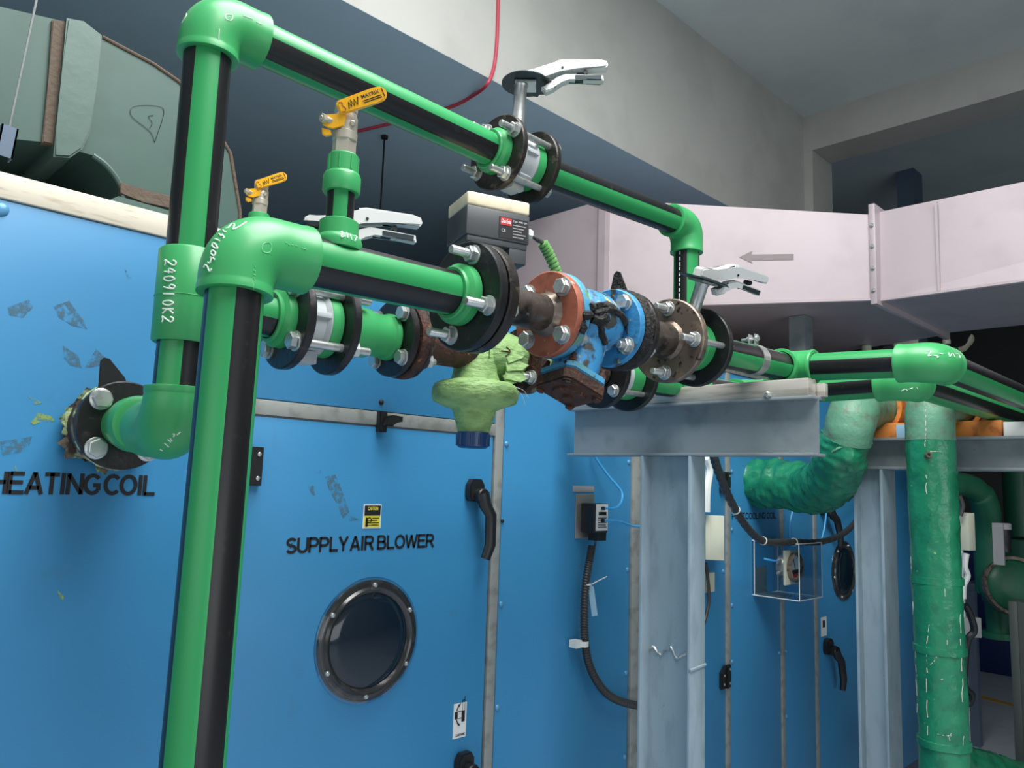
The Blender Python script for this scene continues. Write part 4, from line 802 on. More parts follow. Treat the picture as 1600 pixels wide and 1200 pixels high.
bm = BM(); lathe(bm, [(.045, 0), (.074, 0), (.07, .01), (.07, .05), (.074, .06), (.045, .06)], frame(L2(1.842), ax2), 40, closed=True); obj('valve_body', bm, M_['valve_grey'], bv4); cyl('liner', L2(1.903), L2(1.964), .072, 'fit', bv4)
lp = thing('water_pipe', 'lower striped pipe running beneath the nearer one and bending right', 'pipe', L2(2.4))
TD = L2(2.3); E2 = V(2.72, .878, .372); C2 = L2(2.72)
pipe(L2(1.97), C2 - ax2 * .06, PR, -20, lp, 'run')
dp = pipe(CR + Vector((0, 0, -.06)), TD, PR, -32, lp, 'drop_pipe')
bm = BM()
for k in range(11): stroke(bm, [dp], [(1062.5 - .12 * k, 393 + 8.2 * k), (1062.4 - .12 * k, 397.5 + 8.2 * k + (k % 3))], .0018, 2, .1, 5)
if len(bm.verts): obj('printed_marks', bm, M_['whitepaint'], dp)

bm = BM(); socket(bm, TD, (0, 0, 1), .09, ER); socket(bm, TD, ax2, .085, ER); socket(bm, TD, -ax2, .085, ER); obj('tee', bm, M_['fit'], lp, sharp=50)
elbow(C2, -ax2, E2 - C2, .085, .085, ER, lp); pipe(C2 + (E2 - C2).normalized() * .06, E2 - (E2 - C2).normalized() * .06, PR, -62, lp, 'run'); EL5 = elbow(E2, C2 - E2, (1, 0, 0), .1, .085, ER, lp); pipe(E2 + Vector((.06, 0, 0)), E2 + Vector((6, 0, 0)), PR, -52, lp, 'run')
# overhead valve
ov = thing('water_pipe', 'overhead striped pipe right of the top lever valve with elbow turning down', 'pipe', UM + ar * .1)
pipe(UM + ar * .07, CR - ar * .06, PR, 0, ov, 'overhead_run'); elbow(CR, -ar, (0, 0, -1), .1, .1, ER, ov)
f7 = flange_thing('pair of black flanges clamping the overhead valve with zinc studs', UM)
plate('backing_flange', UM - au * .082, au, .05, .106, .018, 'worn_flange', f7); plate('backing_flange', UM + au * .05, au, .05, .106, .018, 'worn_flange', f7)
for a, b in zip(ring_pts(UM - au * .082, au, .083, 30), ring_pts(UM + au * .068, au, .083, 30)): bolt(f7, b, a, .036, 1.08)
bv1 = thing('butterfly_valve', 'butterfly valve with pale lever on the overhead pipe, highest of all', 'valve', UM, 'butterfly valves')
butterfly(bv1, UM - au * .012, au, .056, frame(UM + z_ * .232 + Vector((.012, -.01, 0)), Vector((.02, .02, 1)), (.17, -.18, -.012)), Vector((.05, -.02, 1)), .228)
cyl('liner', UM + au * .017, UM + au * .049, .07, 'fit', bv1); cyl('liner', UM - au * .063, UM - au * .041, .07, 'fit', bv1)
bvp = onY(405, 336, 2.07); ball_valve(bvp, 'ball valve with yellow lever behind the front elbow, the smaller one', 1.0)
bn = thing('branch_riser', 'green stub on the unit roof under the rear yellow lever valve', 'fitting', Vector((bvp.x, bvp.y, ZT + H)))
cyl('branch_pipe', (bvp.x, bvp.y, ZT + H), bvp - Vector((0, 0, .03)), .025, 'fit', bn); cyl('threaded_adapter', bvp - Vector((0, 0, .05)), bvp + Vector((0, 0, .002)), .03, 'fit', bn)

# handwriting in white marker
def marks(strokes, targets, parent, r=.0016, m='whitepaint', name='marker_writing'):
    bm = BM()
    for s in strokes: stroke(bm, targets, s, r, 6, .35)
    if len(bm.verts): obj(name, bm, M_[m], parent)
def zp(ox, oy, k, S): return [[(ox + a / k, oy + b / k) for a, b in s] for s in S]
marks(zp(300, 330, 8, [[(150, 705), (165, 675), (195, 690), (215, 745), (235, 740), (245, 715)], [(200, 640), (225, 645), (250, 580)], [(230, 575), (270, 590), (285, 610)], [(240, 520), (255, 490), (295, 520), (275, 560), (240, 530)], [(250, 440), (265, 400), (300, 420), (320, 465), (285, 460), (250, 430)], [(290, 350), (320, 360), (350, 375)], [(340, 285), (370, 310), (385, 290)], [(375, 300), (400, 320), (390, 340)], [(390, 240), (410, 260), (430, 255)], [(425, 215), (450, 210), (470, 190), (500, 165), (530, 165), (520, 210), (520, 230), (600, 190), (680, 135)]]), [EL1], EL1, .0013)
marks(zp(300, 330, 8, [[(770, 980), (770, 900)], [(790, 870), (770, 830)], [(795, 800), (765, 790)], [(795, 750), (765, 735)], [(790, 700), (780, 670)], [(1165, 390), (1190, 400)], [(1200, 410), (1225, 420)], [(1240, 420), (1265, 425)], [(1290, 425), (1320, 440)], [(1370, 460), (1430, 480)]]) + zp(300, 330, 8, [[(995, 450), (980, 505), (935, 520), (885, 500), (875, 450), (900, 405), (950, 390), (985, 410), (995, 450)]]), [EL1], EL1, .0007, 'fit_light', 'moulded_mark')
DG = {'2': [[(0, .75), (.2, 1), (.55, .95), (.6, .7), (.3, .35), (0, 0), (.35, .08), (.7, 0)]], '4': [[(.4, 1), (.05, .45), (.65, .4)], [(.5, .8), (.45, 0)]], '0': [[(.3, 1), (.03, .6), (.15, .08), (.45, .05), (.6, .5), (.3, 1)]], '7': [[(0, .95), (.6, 1), (.25, 0)], [(.1, .5), (.55, .5)]], '9': [[(.55, .9), (.2, 1), (.05, .65), (.4, .55), (.55, .9), (.5, .4), (.35, 0)]], '1': [[(.2, 1), (.2, 0)]], 'K': [[(.05, 1), (.05, 0)], [(.6, 1), (.1, .5), (.65, 0)]]}
def hand(txt, org, adv, up, step=1.0):
    out = []
    for k, ch in enumerate(txt):
        for pl in DG[ch]: out.append([(org[0] + adv[0] * (k * step + a) + up[0] * b, org[1] + adv[1] * (k * step + a) + up[1] * b) for a, b in pl])
    return out
marks(hand('240910K2', (258, 406), (-.6, 12.6), (17, .8), 1.0), [TEE2], TEE2, .0015)
marks(zp(80, 560, 6.667, [[(1135, 945), (1160, 960)], [(1180, 880), (1215, 910), (1225, 920)], [(1215, 840), (1245, 870)], [(1240, 830), (1260, 860)], [(1265, 785), (1285, 790), (1275, 815)], [(1310, 795), (1345, 765)]]), [ELB], ELB, .0013)
marks(zp(200, 0, 2.667, [[(215, 60), (230, 45), (245, 60), (225, 95)], [(235, 30), (250, 45)], [(415, 60), (435, 65), (430, 85), (410, 80), (405, 65), (415, 60)], [(480, 65), (520, 80)], [(535, 92), (560, 103)], [(380, 120), (378, 165)]]), [ELU], ELU, .0009)
marks(zp(1280, 480, 5, [[(840, 345), (870, 350), (850, 380), (880, 375)], [(890, 375), (930, 385), (920, 395)], [(935, 360), (965, 365)], [(1010, 355), (1020, 385), (1040, 360), (1060, 390)], [(1060, 360), (1090, 370), (1100, 395)]]), [EL4], EL4, .0013)
marks(zp(1280, 480, 5, [[(640, 655), (670, 640), (690, 650)], [(700, 640), (730, 630)], [(760, 625), (770, 640)]]), [EL5], EL5, .0012)
# saddle writing
marks(zp(350, 80, 3, [[(545, 850), (555, 845), (550, 870), (565, 868)], [(575, 850), (580, 875)], [(590, 858), (600, 885)], [(608, 865), (622, 870), (612, 890)]]), [SAD], SAD, .001)

# ------------------------------------------------------------------ steel support
def ibeam(bm, x0, x1, y0, y1, z0, z1, tf=.009, tw=.007):
    wbox(bm, x0, x1, y0, y1, z0, z0 + tf, .001); wbox(bm, x0, x1, y0, y1, z1 - tf, z1, .001); xm = (x0 + x1) / 2; wbox(bm, xm - tw / 2, xm + tw / 2, y0, y1, z0 + tf, z1 - tf)
sb = thing('steel_support', 'front grey steel column carrying a cross beam under the pipes', 'support', V(2.245, 1.487, -H))
bm = BM(); ibeam(bm, 2.2, 2.29, .978, 1.925, .105, .283); obj('cross_beam', bm, M_['beam'], sb)
bm = BM(); wbox(bm, 2.2, 2.29, 1.386, 1.396, -H, .1045, .001); wbox(bm, 2.2, 2.29, 1.576, 1.586, -H, .1045, .001); wbox(bm, 2.25, 2.258, 1.396, 1.576, -H, .1045); obj('column', bm, M_['col'], sb)
bm = BM(); P = []
for t in range(26):
    y = 1.578 - .182 * t / 25; q = onX(1000, 1040, 2.2); P.append(V(2.249, y, -.54 + .012 * math.sin(t * .7) - .03 * abs(t - 12) / 25 + random.uniform(-.004, .004)))
tube(bm, P, .004, 6, nz=.003, nsc=150); obj('weld_bead', bm, M_['zinc'], sb)
bm = BM(); tube(bm, [V(2.198, 1.386, -.575), V(2.22, 1.384, -.572), V(2.29, 1.384, -.568)], .005, 6, nz=.002, nsc=150); obj('weld_bead', bm, M_['col'], sb)
sqt = thing('square_tube', 'galvanised square tube lying on the front cross beam', 'tube', V(2.24, 1.4, .283))
bm = BM(); wbox(bm, 2.205, 2.26, .99, 1.9, .2835, .336, .004); obj('tube_wall', bm, M_['galv'], sqt)
bm = BM(); lathe(bm, [(.012, 0), (.012, .008), (.006, .016)], frame(V(2.2045, 1.115, .291), (-1, 0, 0)), 6); obj('tack_bolt', bm, M_['zinc'], sqt)
bm = BM(); wbox(bm, 2.262, 2.285, .965, 1.0, .2835, .325, .003); obj('end_clip', bm, M_['galv'], sqt)
XB = 3.6
sb2 = thing('steel_support', 'farther pale steel column and beam behind the insulated pipes', 'support', V(3.68, 1.35, -H))
bm = BM(); ibeam(bm, 3.6, 3.757, -.6, 1.43, .112, .252, .012, .008); obj('cross_beam', bm, M_['beam'], sb2)
bm = BM(); wbox(bm, 3.6, 3.757, 1.286, 1.298, -H, .111, .001); wbox(bm, 3.6, 3.757, 1.402, 1.414, -H, .111, .001); wbox(bm, 3.65, 3.66, 1.298, 1.402, -H, .111); obj('column', bm, M_['col'], sb2)

# ------------------------------------------------------------------ insulated pipes
ip = thing('insulated_pipe', 'lumpy green insulated pipe bending up from the post cooling coil panel', 'pipe', V(3.75, 2.0, .04))
def lagging(name, pts, r, m, parent, n=14, nz=.01, seg=28, nsc=16):
    P = spline(pts, n); k = len(P); rr = r if not isinstance(r, (list, tuple)) else [r[min(int(i / k * (len(r) - 1)), len(r) - 2)] + (r[min(int(i / k * (len(r) - 1)), len(r) - 2) + 1] - r[min(int(i / k * (len(r) - 1)), len(r) - 2)]) * (i / k * (len(r) - 1) % 1) for i in range(k)]
    bm = BM(); tube(bm, P, rr, seg, nz=nz, nsc=nsc); return obj(name, bm, M_[m], parent, sharp=70)
lagging('wrapped_stub', [V(3.80, 2.0, .04), V(3.79, 1.85, .035), V(3.76, 1.70, .02), V(3.67, 1.587, .03), V(3.57, 1.49, .078), V(3.46, 1.41, .165), V(3.43, 1.37, .245)], [.125, .125, .122, .12, .115, .108, .105], 'insul', ip, n=22, nz=.013, seg=44, nsc=22)
lagging('weathered_bend', [V(3.435, 1.375, .23), V(3.425, 1.357, .284), V(3.445, 1.35, .34), V(3.51, 1.352, .382), V(3.64, 1.36, .395), V(3.8, 1.36, .395)], .104, 'insul_pale', ip, nz=.004)
bm = BM(); tube(bm, spline([V(3.42, 1.265, .24), V(3.34, 1.365, .195), V(3.37, 1.46, .146)], 6), .006, 6, nz=.004, nsc=60); obj('lap_seam', bm, M_['insul_pale'], ip)
ip2 = thing('insulated_pipe', 'upright green insulated pipe standing right of the farther column', 'pipe', V(3.43, 1.05, -H))
lagging('lagging', [V(3.52, 1.045, -H), V(3.49, 1.04, -1.0), V(3.45, 1.033, -.4), V(3.425, 1.03, .1), V(3.42, 1.03, .232)], .091, 'insul', ip2, n=24, nz=.005, seg=36)
lagging('weathered_bend', [V(3.42, 1.03, .225), V(3.42, 1.03, .30), V(3.435, 1.03, .355), V(3.48, 1.03, .395), V(3.57, 1.03, .405), V(3.75, 1.03, .405)], .0925, 'insul_pale', ip2, nz=.002)
for z in (-.35, -.62, -.98):
    bm = BM(); lathe(bm, [(.09, 0), (.0965, .004), (.0965, .03), (.09, .034)], frame(V(3.425 + (.1 - z) * .058, 1.03 + (.1 - z) * .009, z), (0, 0, 1)), 36, nz=.003, nsc=30); obj('joint_band', bm, M_['insul'], ip2)
bm = BM(); q = onX(1446, 712, 3.335); lathe(bm, [(.008, 0), (.012, .03), (.012, .045), (.006, .045), (.006, .03)], frame(q + Vector((.02, .01, -.01)), (-.75, -.6, .3)), 16, closed=True); obj('sensor_pocket', bm, M_['steel'], ip2)
bm = BM(); T2 = [o for o in ip2.children if o.name.startswith(('lagging', 'weathered'))]
def dabs(path, dens=.5):
    P = spline([Vector((a, b, 0)) for a, b in path], 10); i = 0
    while i < len(P) - 3:
        k = random.randint(2, 4)
        if random.random() < dens: stroke(bm, T2, [(p.x + random.uniform(-1, 1), p.y) for p in P[i:i + k]], random.uniform(.0008, .002), 3, .1, 5, .001)
        i += k
dabs([(1446, 640), (1446, 680), (1445, 700)], .8)
for pth, dn_ in (([(1447, 730), (1448, 790), (1452, 850), (1457, 930)], .35), ([(1422, 850), (1426, 950), (1432, 1050), (1434, 1180)], .5), ([(1457, 940), (1449, 1000), (1448, 1060), (1450, 1190)], .45), ([(1476, 920), (1478, 980), (1483, 1050)], .5), ([(1464, 1026), (1450, 1045)], .9), ([(1464, 1147), (1482, 1150), (1486, 1146), (1482, 1160)], .9), ([(1453, 706), (1474, 705)], 1), ([(1452, 1066), (1478, 1060)], .7), ([(1500, 960), (1503, 1060), (1506, 1190)], .3)): dabs(pth, dn_)
obj('lap_seam', bm, M_['cream'], ip2)
for y, nm in ((1.36, 'left'), (1.03, 'right')):
    t = thing('pipe_saddle', 'orange primed saddle on the farther beam under the %s insulated bend' % nm, 'saddle', V(3.68, y, .252))
    bm = BM(); lathe(bm, [(.106, 0), (.125, 0), (.125, .12), (.106, .12)], frame(V(3.72, y, .398), (1, 0, 0)), 36, closed=True); obj('collar', bm, M_['orange'], t)
    bm = BM(); wbox(bm, 3.66, 3.745, y - .2, y + .1, .2525, .322, .003); obj('foot', bm, M_['orange'], t)
bm = BM(); q = onX(1411, 660, 3.62); wbox(bm, 3.62, 3.64, q.y - .035, q.y + .03, .2525, .31, .002); tag(obj('name_tag', bm, mat('tag_blue', (150, 190, 214), .5)), 'small pale blue plate standing on the farther beam between the bends', 'plate')
bm = BM(); a_ = onX(1567, 660, 3.62); b_ = onX(1600, 668, 3.62); wbox(bm, 3.62, 3.7, b_.y - .05, a_.y, .2525, .31, .003); tag(obj('terminal_box', bm, M_['label']), 'small white box on the farther beam at the right edge', 'box')

# ------------------------------------------------------------------ small fittings on the unit
ps = thing('pressure_switch', 'small grey pressure switch with two blue tubes on the blower panel', 'switch', V(2.42, Y0, -.14))
q0, q1 = onY(897, 850, Y0), onY(920, 772, Y0); x0, x1, z0, z1 = q0.x, q1.x, q0.z - H, q1.z - H
bm = BM(); wbox(bm, x0, x1 + .03, Y0 - .006, Y0, z0 + .02, z1, .002); obj('back_plate', bm, M_['stainless'], ps)
bx0, bx1, bz0, bz1 = x0 + .03, x0 + .115, z0 + .045, z1 - .035
bm = BM(); wbox(bm, bx0, bx1, Y0 - .075, Y0 - .006, bz0, bz1, .004); wbox(bm, bx0 + .03, bx1 - .004, Y0 - .072, Y0 - .02, bz0 - .03, bz0 + .01, .002); obj('switch_body', bm, M_['blackpl'], ps)
bm = BM(); wbox(bm, bx0 + .008, bx1 - .004, Y0 - .078, Y0 - .074, bz0 + .01, bz1 - .002, .001); lb = obj('face_label', bm, M_['label'], ps)
bm = BM(); wbox(bm, bx0 + .022, bx1 - .016, Y0 - .0795, Y0 - .077, bz1 - .045, bz1 - .032); 
for k in range(5): wbox(bm, bx0 + .018, bx1 - .014 - .005 * (k % 2), Y0 - .0795, Y0 - .077, bz0 + .022 + .009 * k, bz0 + .025 + .009 * k)
obj('print_line', bm, M_['ink'], lb)
for z in (bz1 - .018, bz1 - .065):
    bm = BM(); lathe(bm, [(.007, 0), (.007, .012), (.004, .014)], yframe((bx0 + bx1) / 2, z, Y0 - .078), 12); obj('port', bm, M_['blackpl'], ps)
bm = BM(); q = onY(910, 764, Y0); wbox(bm, q.x - .06, q.x + .07, Y0 - .003, Y0, q.z - H - .012, q.z - H + .012, .001); tag(obj('name_plate', bm, M_['dimsteel']), 'thin grey name plate above the pressure switch', 'plate')
pc = (bx0 + bx1) / 2
bm = BM(); P = [V(pc, Y0 - .09, bz1 - .018), V(pc + .06, Y0 - .11, bz1 - .01), V(pc + .11, Y0 - .09, bz1 + .045), V(pc + .06, Y0 - .05, bz1 + .12), V(pc + .0, Y0 - .03, bz1 + .2), V(pc + .06, Y0 - .03, bz1 + .23), V(pc + .17, Y0 - .03, bz1 + .22)]; tube(bm, spline(P, 6), .005, 8); tag(obj('air_tube', bm, M_['airblue']), 'light blue tube looping up from the pressure switch', 'tube')
bm = BM(); P = [V(pc, Y0 - .09, bz1 - .065), V(pc + .07, Y0 - .1, bz1 - .067), V(pc + .2, Y0 - .06, bz1 - .085), V(2.7, Y0 - .03, bz1 - .095), V(2.9, Y0 - .02, bz1 - .1)]; tube(bm, spline(P, 6), .005, 8); tag(obj('air_tube', bm, M_['airblue']), 'light blue tube running right from the pressure switch', 'tube')
P = spline([onY(a, b, 1.955) for a, b in ((925, 853), (921, 875), (915, 915), (913, 960), (914, 1000), (921, 1040), (940, 1075), (965, 1094), (1000, 1103), (1040, 1106))], 40); rr = [.0145 + (.0018 if i % 4 < 2 else -.0018) for i in range(len(P))]
cdt = thing('corrugated_conduit', 'black corrugated conduit curving down from the pressure switch', 'conduit', P[0])
bm = BM(); tube(bm, P, rr, 14); obj('conduit_hose', bm, M_['conduit'], cdt, sharp=60)
bm = BM()
for dx in (-.006, .006): tube(bm, [V(pc + dx, Y0 - .05, bz0 - .02), V(pc + dx * .5, Y0 - .045, bz0 - .05), P[2]], .002, 6)
obj('wire', bm, M_['cable'], cdt)
q = onY(917, 914, 1.955)
bm = BM(); lathe(bm, [(.0165, 0), (.0185, 0), (.0185, .007), (.0165, .007)], frame(q, (.05, 0, 1)), 18, closed=True); ct = obj('cable_tie', bm, M_['clear_pl'], cdt)
bm = BM(); tube(bm, spline([q + Vector((.012, -.016, .004)), q + Vector((.035, -.03, .018)), q + Vector((.085, -.03, .03))], 4), .0022, 6); obj('tie_tail', bm, M_['clear_pl'], ct)
q2 = onY(926, 938, 1.94); bm = BM(); prism(bm, [(-.012, -.06), (.012, -.06), (.012, .05), (0, .062), (-.012, .05)], frame(q2, (-.5, -1, 0), (1, -.5, .2)), .001); obj('hang_tag', bm, mat('tag_paper', (150, 190, 212), .6), cdt)
q = onY(912, 1010, 1.955); bm = BM(); lathe(bm, [(.0165, 0), (.019, 0), (.019, .02), (.0165, .02)], frame(q, (0, 0, 1)), 18, closed=True); box(bm, (q.x - .045, q.y, q.z - .003), (q.x - .01, q.y + .035, q.z + .024)); obj('saddle_clip', bm, M_['clear_pl'], cdt)
# open junction box behind the column and its wires
jb = thing('junction_box', 'open beige junction box with dangling wires behind the front column', 'box', V(3.25, Y0, -.3))
q0, q1 = onY(1085, 872, Y0), onY(1112, 805, Y0)
bm = BM(); wbox(bm, q0.x - .05, q1.x, Y0 - .06, Y0, q0.z - H, q1.z - H, .003); obj('box_back', bm, M_['blackpl'], jb)
A2, B2 = onY(1110, 875, 1.9), onY(1132, 805, 1.9); bm = BM(); M = frame((A2.x, 1.93, A2.z), (-.75, -.66, 0), (.66, -.75, 0)); box(bm, (0, 0, 0), (.085, B2.z - A2.z, .02), M, .003); obj('box_lid', bm, M_['beige'], jb)
bm = BM(); P = [onY(a, b, 1.95) for a, b in ((1103, 880), (1106, 905), (1108, 935), (1104, 960), (1098, 980))]; tube(bm, spline(P, 6), .008, 8); obj('wire', bm, M_['conduit'], jb)
bm = BM(); P = [onY(a, b, 1.9) for a, b in ((1103, 716), (1108, 735), (1104, 765), (1103, 800))]; tube(bm, spline(P, 6), .02, 8); obj('wire_sleeve', bm, M_['clear_pl'], jb)
bm = BM(); wbox(bm, q0.x, q1.x - .02, Y0 - .03, Y0, q0.z - H - .16, q0.z - H - .07, .003); obj('cable_entry', bm, M_['beige'], jb)
# long grey cable
P = [onY(1112, 700, 1.55), onY(1122, 735, 1.6), onY(1143, 785, 1.68), onY(1168, 825, 1.75), onY(1195, 846, 1.78), onY(1240, 847, 1.78), onY(1285, 846, 1.8), onY(1320, 832, 1.85), onY(1345, 805, 1.9), onY(1370, 770, 1.93)]
lc = thing('flexible_cable', 'thick grey flexible cable draped across the post cooling coil lettering', 'cable', P[4])
Q = spline(P, 20); bm = BM(); tube(bm, Q, [.017 + (.001 if i % 4 < 2 else -.001) for i in range(len(Q))], 12); obj('cable_sleeve', bm, M_['conduit'], lc)
for i in (45, 78, 100): bm = BM(); lathe(bm, [(.018, 0), (.0205, 0), (.0205, .008), (.018, .008)], frame(Q[i], Q[i + 1] - Q[i]), 16, closed=True); obj('cable_tie', bm, M_['clear_pl'], lc)
# gauge in acrylic box
gb = thing('pressure_gauge', 'round dial pressure gauge inside a clear acrylic box on the unit', 'gauge', V(3.95, 1.93, -.5))
YG = 1.75; f0, f1_ = onY(1180, 935, Y0), onY(1253, 940, YG); x0 = onY(1180, 935, Y0 - .12).x; 
a0, a1 = onY(1253, 850, YG), onY(1253, 942, YG); xl = onY(1181, 850, Y0).x
# box spans the panel to YG; left wall at xl, right wall farther along the unit
zb_, zt_ = a1.z - H + .01, a0.z - H
bxl = onY(1253, 895, YG).x - .03; bxr = onY(1284, 895, YG).x
for nm, args in (('wall', (bxl, bxl + .004, YG, Y0, zb_, zt_)), ('wall', (bxr - .004, bxr, YG, Y0, zb_, zt_)), ('front', (bxl, bxr, YG - .004, YG, zb_, zt_)), ('wall', (bxl, bxr, YG, Y0, zb_ - .004, zb_)), ('wall', (bxl, bxr, YG, Y0, zt_, zt_ + .004))):
    bm = BM(); wbox(bm, *args); obj('acrylic_' + nm, bm, M_['glass'], gb)
edge = []
for y in (YG, Y0 - .01):
    edge += [((bxl, y, zb_), (bxl, y, zt_)), ((bxr, y, zb_), (bxr, y, zt_)), ((bxl, y, zb_), (bxr, y, zb_)), ((bxl, y, zt_), (bxr, y, zt_))]
for z in (zb_, zt_): edge += [((bxl, YG, z), (bxl, Y0, z)), ((bxr, YG, z), (bxr, Y0, z))]
for e in edge: bm = BM(); tube(bm, [V(*e[0]), V(*e[1])], .0026, 6); obj('acrylic_edge', bm, M_['clear_pl'], gb)
gc = onY(1238, 886, YG + .05); gx, gz = gc.x, gc.z - H
bm = BM(); wbox(bm, gx - .085, gx + .085, YG + .045, YG + .058, gz - .085, gz + .085, .004); obj('gauge_plate', bm, M_['beige'], gb)
Mg = yframe(gx, gz, YG + .045); bm = BM(); lathe(bm, [(.062, 0), (.072, 0), (.074, .02), (.066, .026), (.06, .02)], Mg, 36, closed=True); obj('bezel', bm, M_['steel'], gb)
bm = BM(); lathe(bm, [(.061, 0), (.061, .008), (.0005, .009)], Mg, 30); dl_ = obj('dial', bm, M_['label'], gb)
bm = BM(); prism(bm, [(-.05, -.012), (.05, -.012), (.035, -.045), (-.035, -.045)], Mg @ Matrix.Translation((0, 0, .009)), .002); obj('dial_window', bm, M_['blackpl'], dl_); bm = BM(); prism(bm, [(-.03, -.032), (.03, -.032), (.02, -.05), (-.02, -.05)], Mg @ Matrix.Translation((0, 0, .0105)), .002); obj('dial_red', bm, M_['red'], dl_)
bm = BM(); tube(bm, [Mg @ Vector((0, -.01, .011)), Mg @ Vector((-.02, .045, .011))], .0016, 5); obj('needle', bm, M_['ink'], dl_)
bm = BM(); lathe(bm, [(.05, 0), (.056, .01), (.056, .05), (.04, .06)], frame(V(gx, YG + .058, gz), (0, 1, 0)), 28); obj('gauge_case', bm, M_['stainless'], gb)
for dz in (-.03, .03): bm = BM(); lathe(bm, [(.01, 0), (.01, .02), (.006, .03)], frame(V(gx - .05, YG + .09, gz + dz), (-1, 0, 0)), 10); obj('port', bm, M_['zinc'], gb)
bm = BM(); wbox(bm, bxl + .012, gx + .1, Y0 - .012, Y0 - .006, zb_ + .004, gz - .02, .001); wbox(bm, bxl + .012, gx + .1, YG + .1, Y0 - .008, zb_ + .004, zb_ + .01, .001); obj('bracket', bm, M_['stainless'], gb)
bm = BM(); P = [V(gx - .075, YG + .09, gz + .03), V(gx - .11, YG + .1, gz + .032), V(gx - .14, YG + .13, gz + .04)]; tube(bm, spline(P, 4), .005, 8); obj('tube_stub', bm, M_['airblue'], gb)
for k, st_ in enumerate(([(1292, 775), (1291, 800), (1288, 825), (1284, 842)], [(1238, 800), (1234, 820), (1233, 845)])):
    bm = BM(); tube(bm, spline([onY(a, b, 1.96) for a, b in st_], 6), .0055, 8); tag(obj('air_tube', bm, M_['airblue']), ('bright blue tube hanging beside the far cranked handle', 'dark blue tube above the acrylic gauge box')[k], 'tube')

# ------------------------------------------------------------------ plant beyond the upright insulated pipe
def depth(px, py, D): return CAM + ray(px, py) * D
g1 = thing('lagged_pipe', 'dark green lagged pipe arching down behind the upright pipe at right', 'pipe', depth(1545, 900, 5.2))
P = [depth(*p) for p in ((1480, 758, 5.0), (1505, 757, 5.05), (1528, 768, 5.1), (1540, 795, 5.15), (1542, 830, 5.2), (1544, 880, 5.2), (1547, 925, 5.2))]; bm = BM(); tube(bm, spline(P, 10), [.075] * 22 + [.085] * 60, 24, nz=.003, nsc=14); obj('lagging', bm, M_['insul_shaded'], g1)
g2 = thing('lagged_pipe', 'large dark green lagged riser at the right edge of the photo', 'pipe', depth(1595, 800, 6.5))
bm = BM(); c = depth(1592, 800, 6.5); lathe(bm, [(.11, .5), (.11, -.2)], frame(c, (0, 0, 1)), 28); lathe(bm, [(.26, -.22), (.27, -.23), (.27, -.55), (.2, -.6)], frame(c + Vector((.05, 0, 0)), (0, 0, 1)), 32); obj('lagging', bm, M_['insul_shaded'], g2)
pu = thing('pump', 'dark green rounded pump housing at the right edge', 'pump', depth(1580, 950, 5.2))
c = depth(1582, 915, 5.1); Mp = frame(c, (-.75, -.62, .1)); bm = BM(); lathe(bm, [(.0005, .06), (.08, .062), (.15, .04), (.185, 0), (.19, -.06), (.15, -.14), (.0005, -.16)], Mp, 40, nz=.002, nsc=12); obj('housing', bm, M_['insul_shaded'], pu)
bm = BM(); lathe(bm, [(.17, .03), (.19, .035), (.195, .0), (.17, -.01)], Mp, 40, closed=True); obj('housing_ring', bm, M_['steel'], pu)
bm = BM(); lathe(bm, [(.07, 0), (.075, .2), (.09, .22), (.09, .26)], frame(depth(1560, 990, 5.25), (0, 0, 1)), 24); lathe(bm, [(.1, 0), (.1, .04)], frame(depth(1560, 990, 5.25) + Vector((0, 0, -.03)), (0, 0, 1)), 24); obj('foot', bm, M_['insul_shaded'], pu)
vs_ = thing('valve_motor', 'small black valve motor with white cap near the right edge', 'actuator', depth(1566, 860, 4.9))
c = depth(1568, 862, 4.9); bm = BM(); lathe(bm, [(.045, 0), (.04, .05), (.045, .06), (.045, .14)], frame(c, (0, 0, 1)), 20); obj('motor_body', bm, M_['blackpl'], vs_)
bm = BM(); lathe(bm, [(.05, .141), (.05, .175), (.042, .18)], frame(c, (0, 0, 1)), 20); obj('motor_cap', bm, M_['dimsteel'], vs_); bm = BM(); wbox(bm, c.x - .075, c.x - .055, c.y - .02, c.y + .04, c.z - H - .08, c.z - H + .18); obj('bracket', bm, M_['dimsteel'], vs_)
c = depth(1508, 830, 4.6); bm = BM(); box(bm, (-.035, -.04, -.11), (.035, .04, .11), frame(c, (0, 0, 1), (.71, -.7, 0)) @ Matrix.Rotation(.5, 4, 'Z'), .003); tag(obj('switch_box', bm, M_['beige']), 'tall beige switch box right of the upright insulated pipe', 'box')
tb = thing('terminal_box', 'grey terminal box low beside the upright pipe, with cables', 'box', depth(1509, 1190, 4.8))
c = depth(1517, 980, 4.8); bm = BM(); box(bm, (-.06, -.02, -.06), (.055, .02, .06), frame(c, (0, 0, 1), (.71, -.7, 0)), .003); obj('box_shell', bm, M_['dimsteel'], tb)
c = depth(1508, 985, 4.8); bm = BM(); box(bm, (c.x - .012, c.y - .004, 0), (c.x + .012, c.y + .016, c.z + .62)); obj('mounting_strip', bm, M_['label'], tb)
for k, (S, r, m, lb_) in enumerate(((((1510, 865), (1508, 885), (1512, 900), (1506, 915), (1505, 935)), .016, 'clear_pl', 'white cable bundle below the tall beige switch box'), (((1508, 945), (1516, 960), (1522, 985), (1512, 1000), (1508, 1030), (1507, 1070), (1518, 1085), (1515, 1098), (1506, 1100)), .02, 'blackpl', 'black cable bundle hanging beside the slim blue post'), (((1499, 775), (1504, 790), (1500, 806)), .014, 'cable', 'dark cable running into the tall beige switch box'))):
    bm = BM(); tube(bm, spline([depth(a, b, 4.55) for a, b in S], 6), r, 8); tag(obj('cable_bundle', bm, M_[m]), lb_, 'cable')
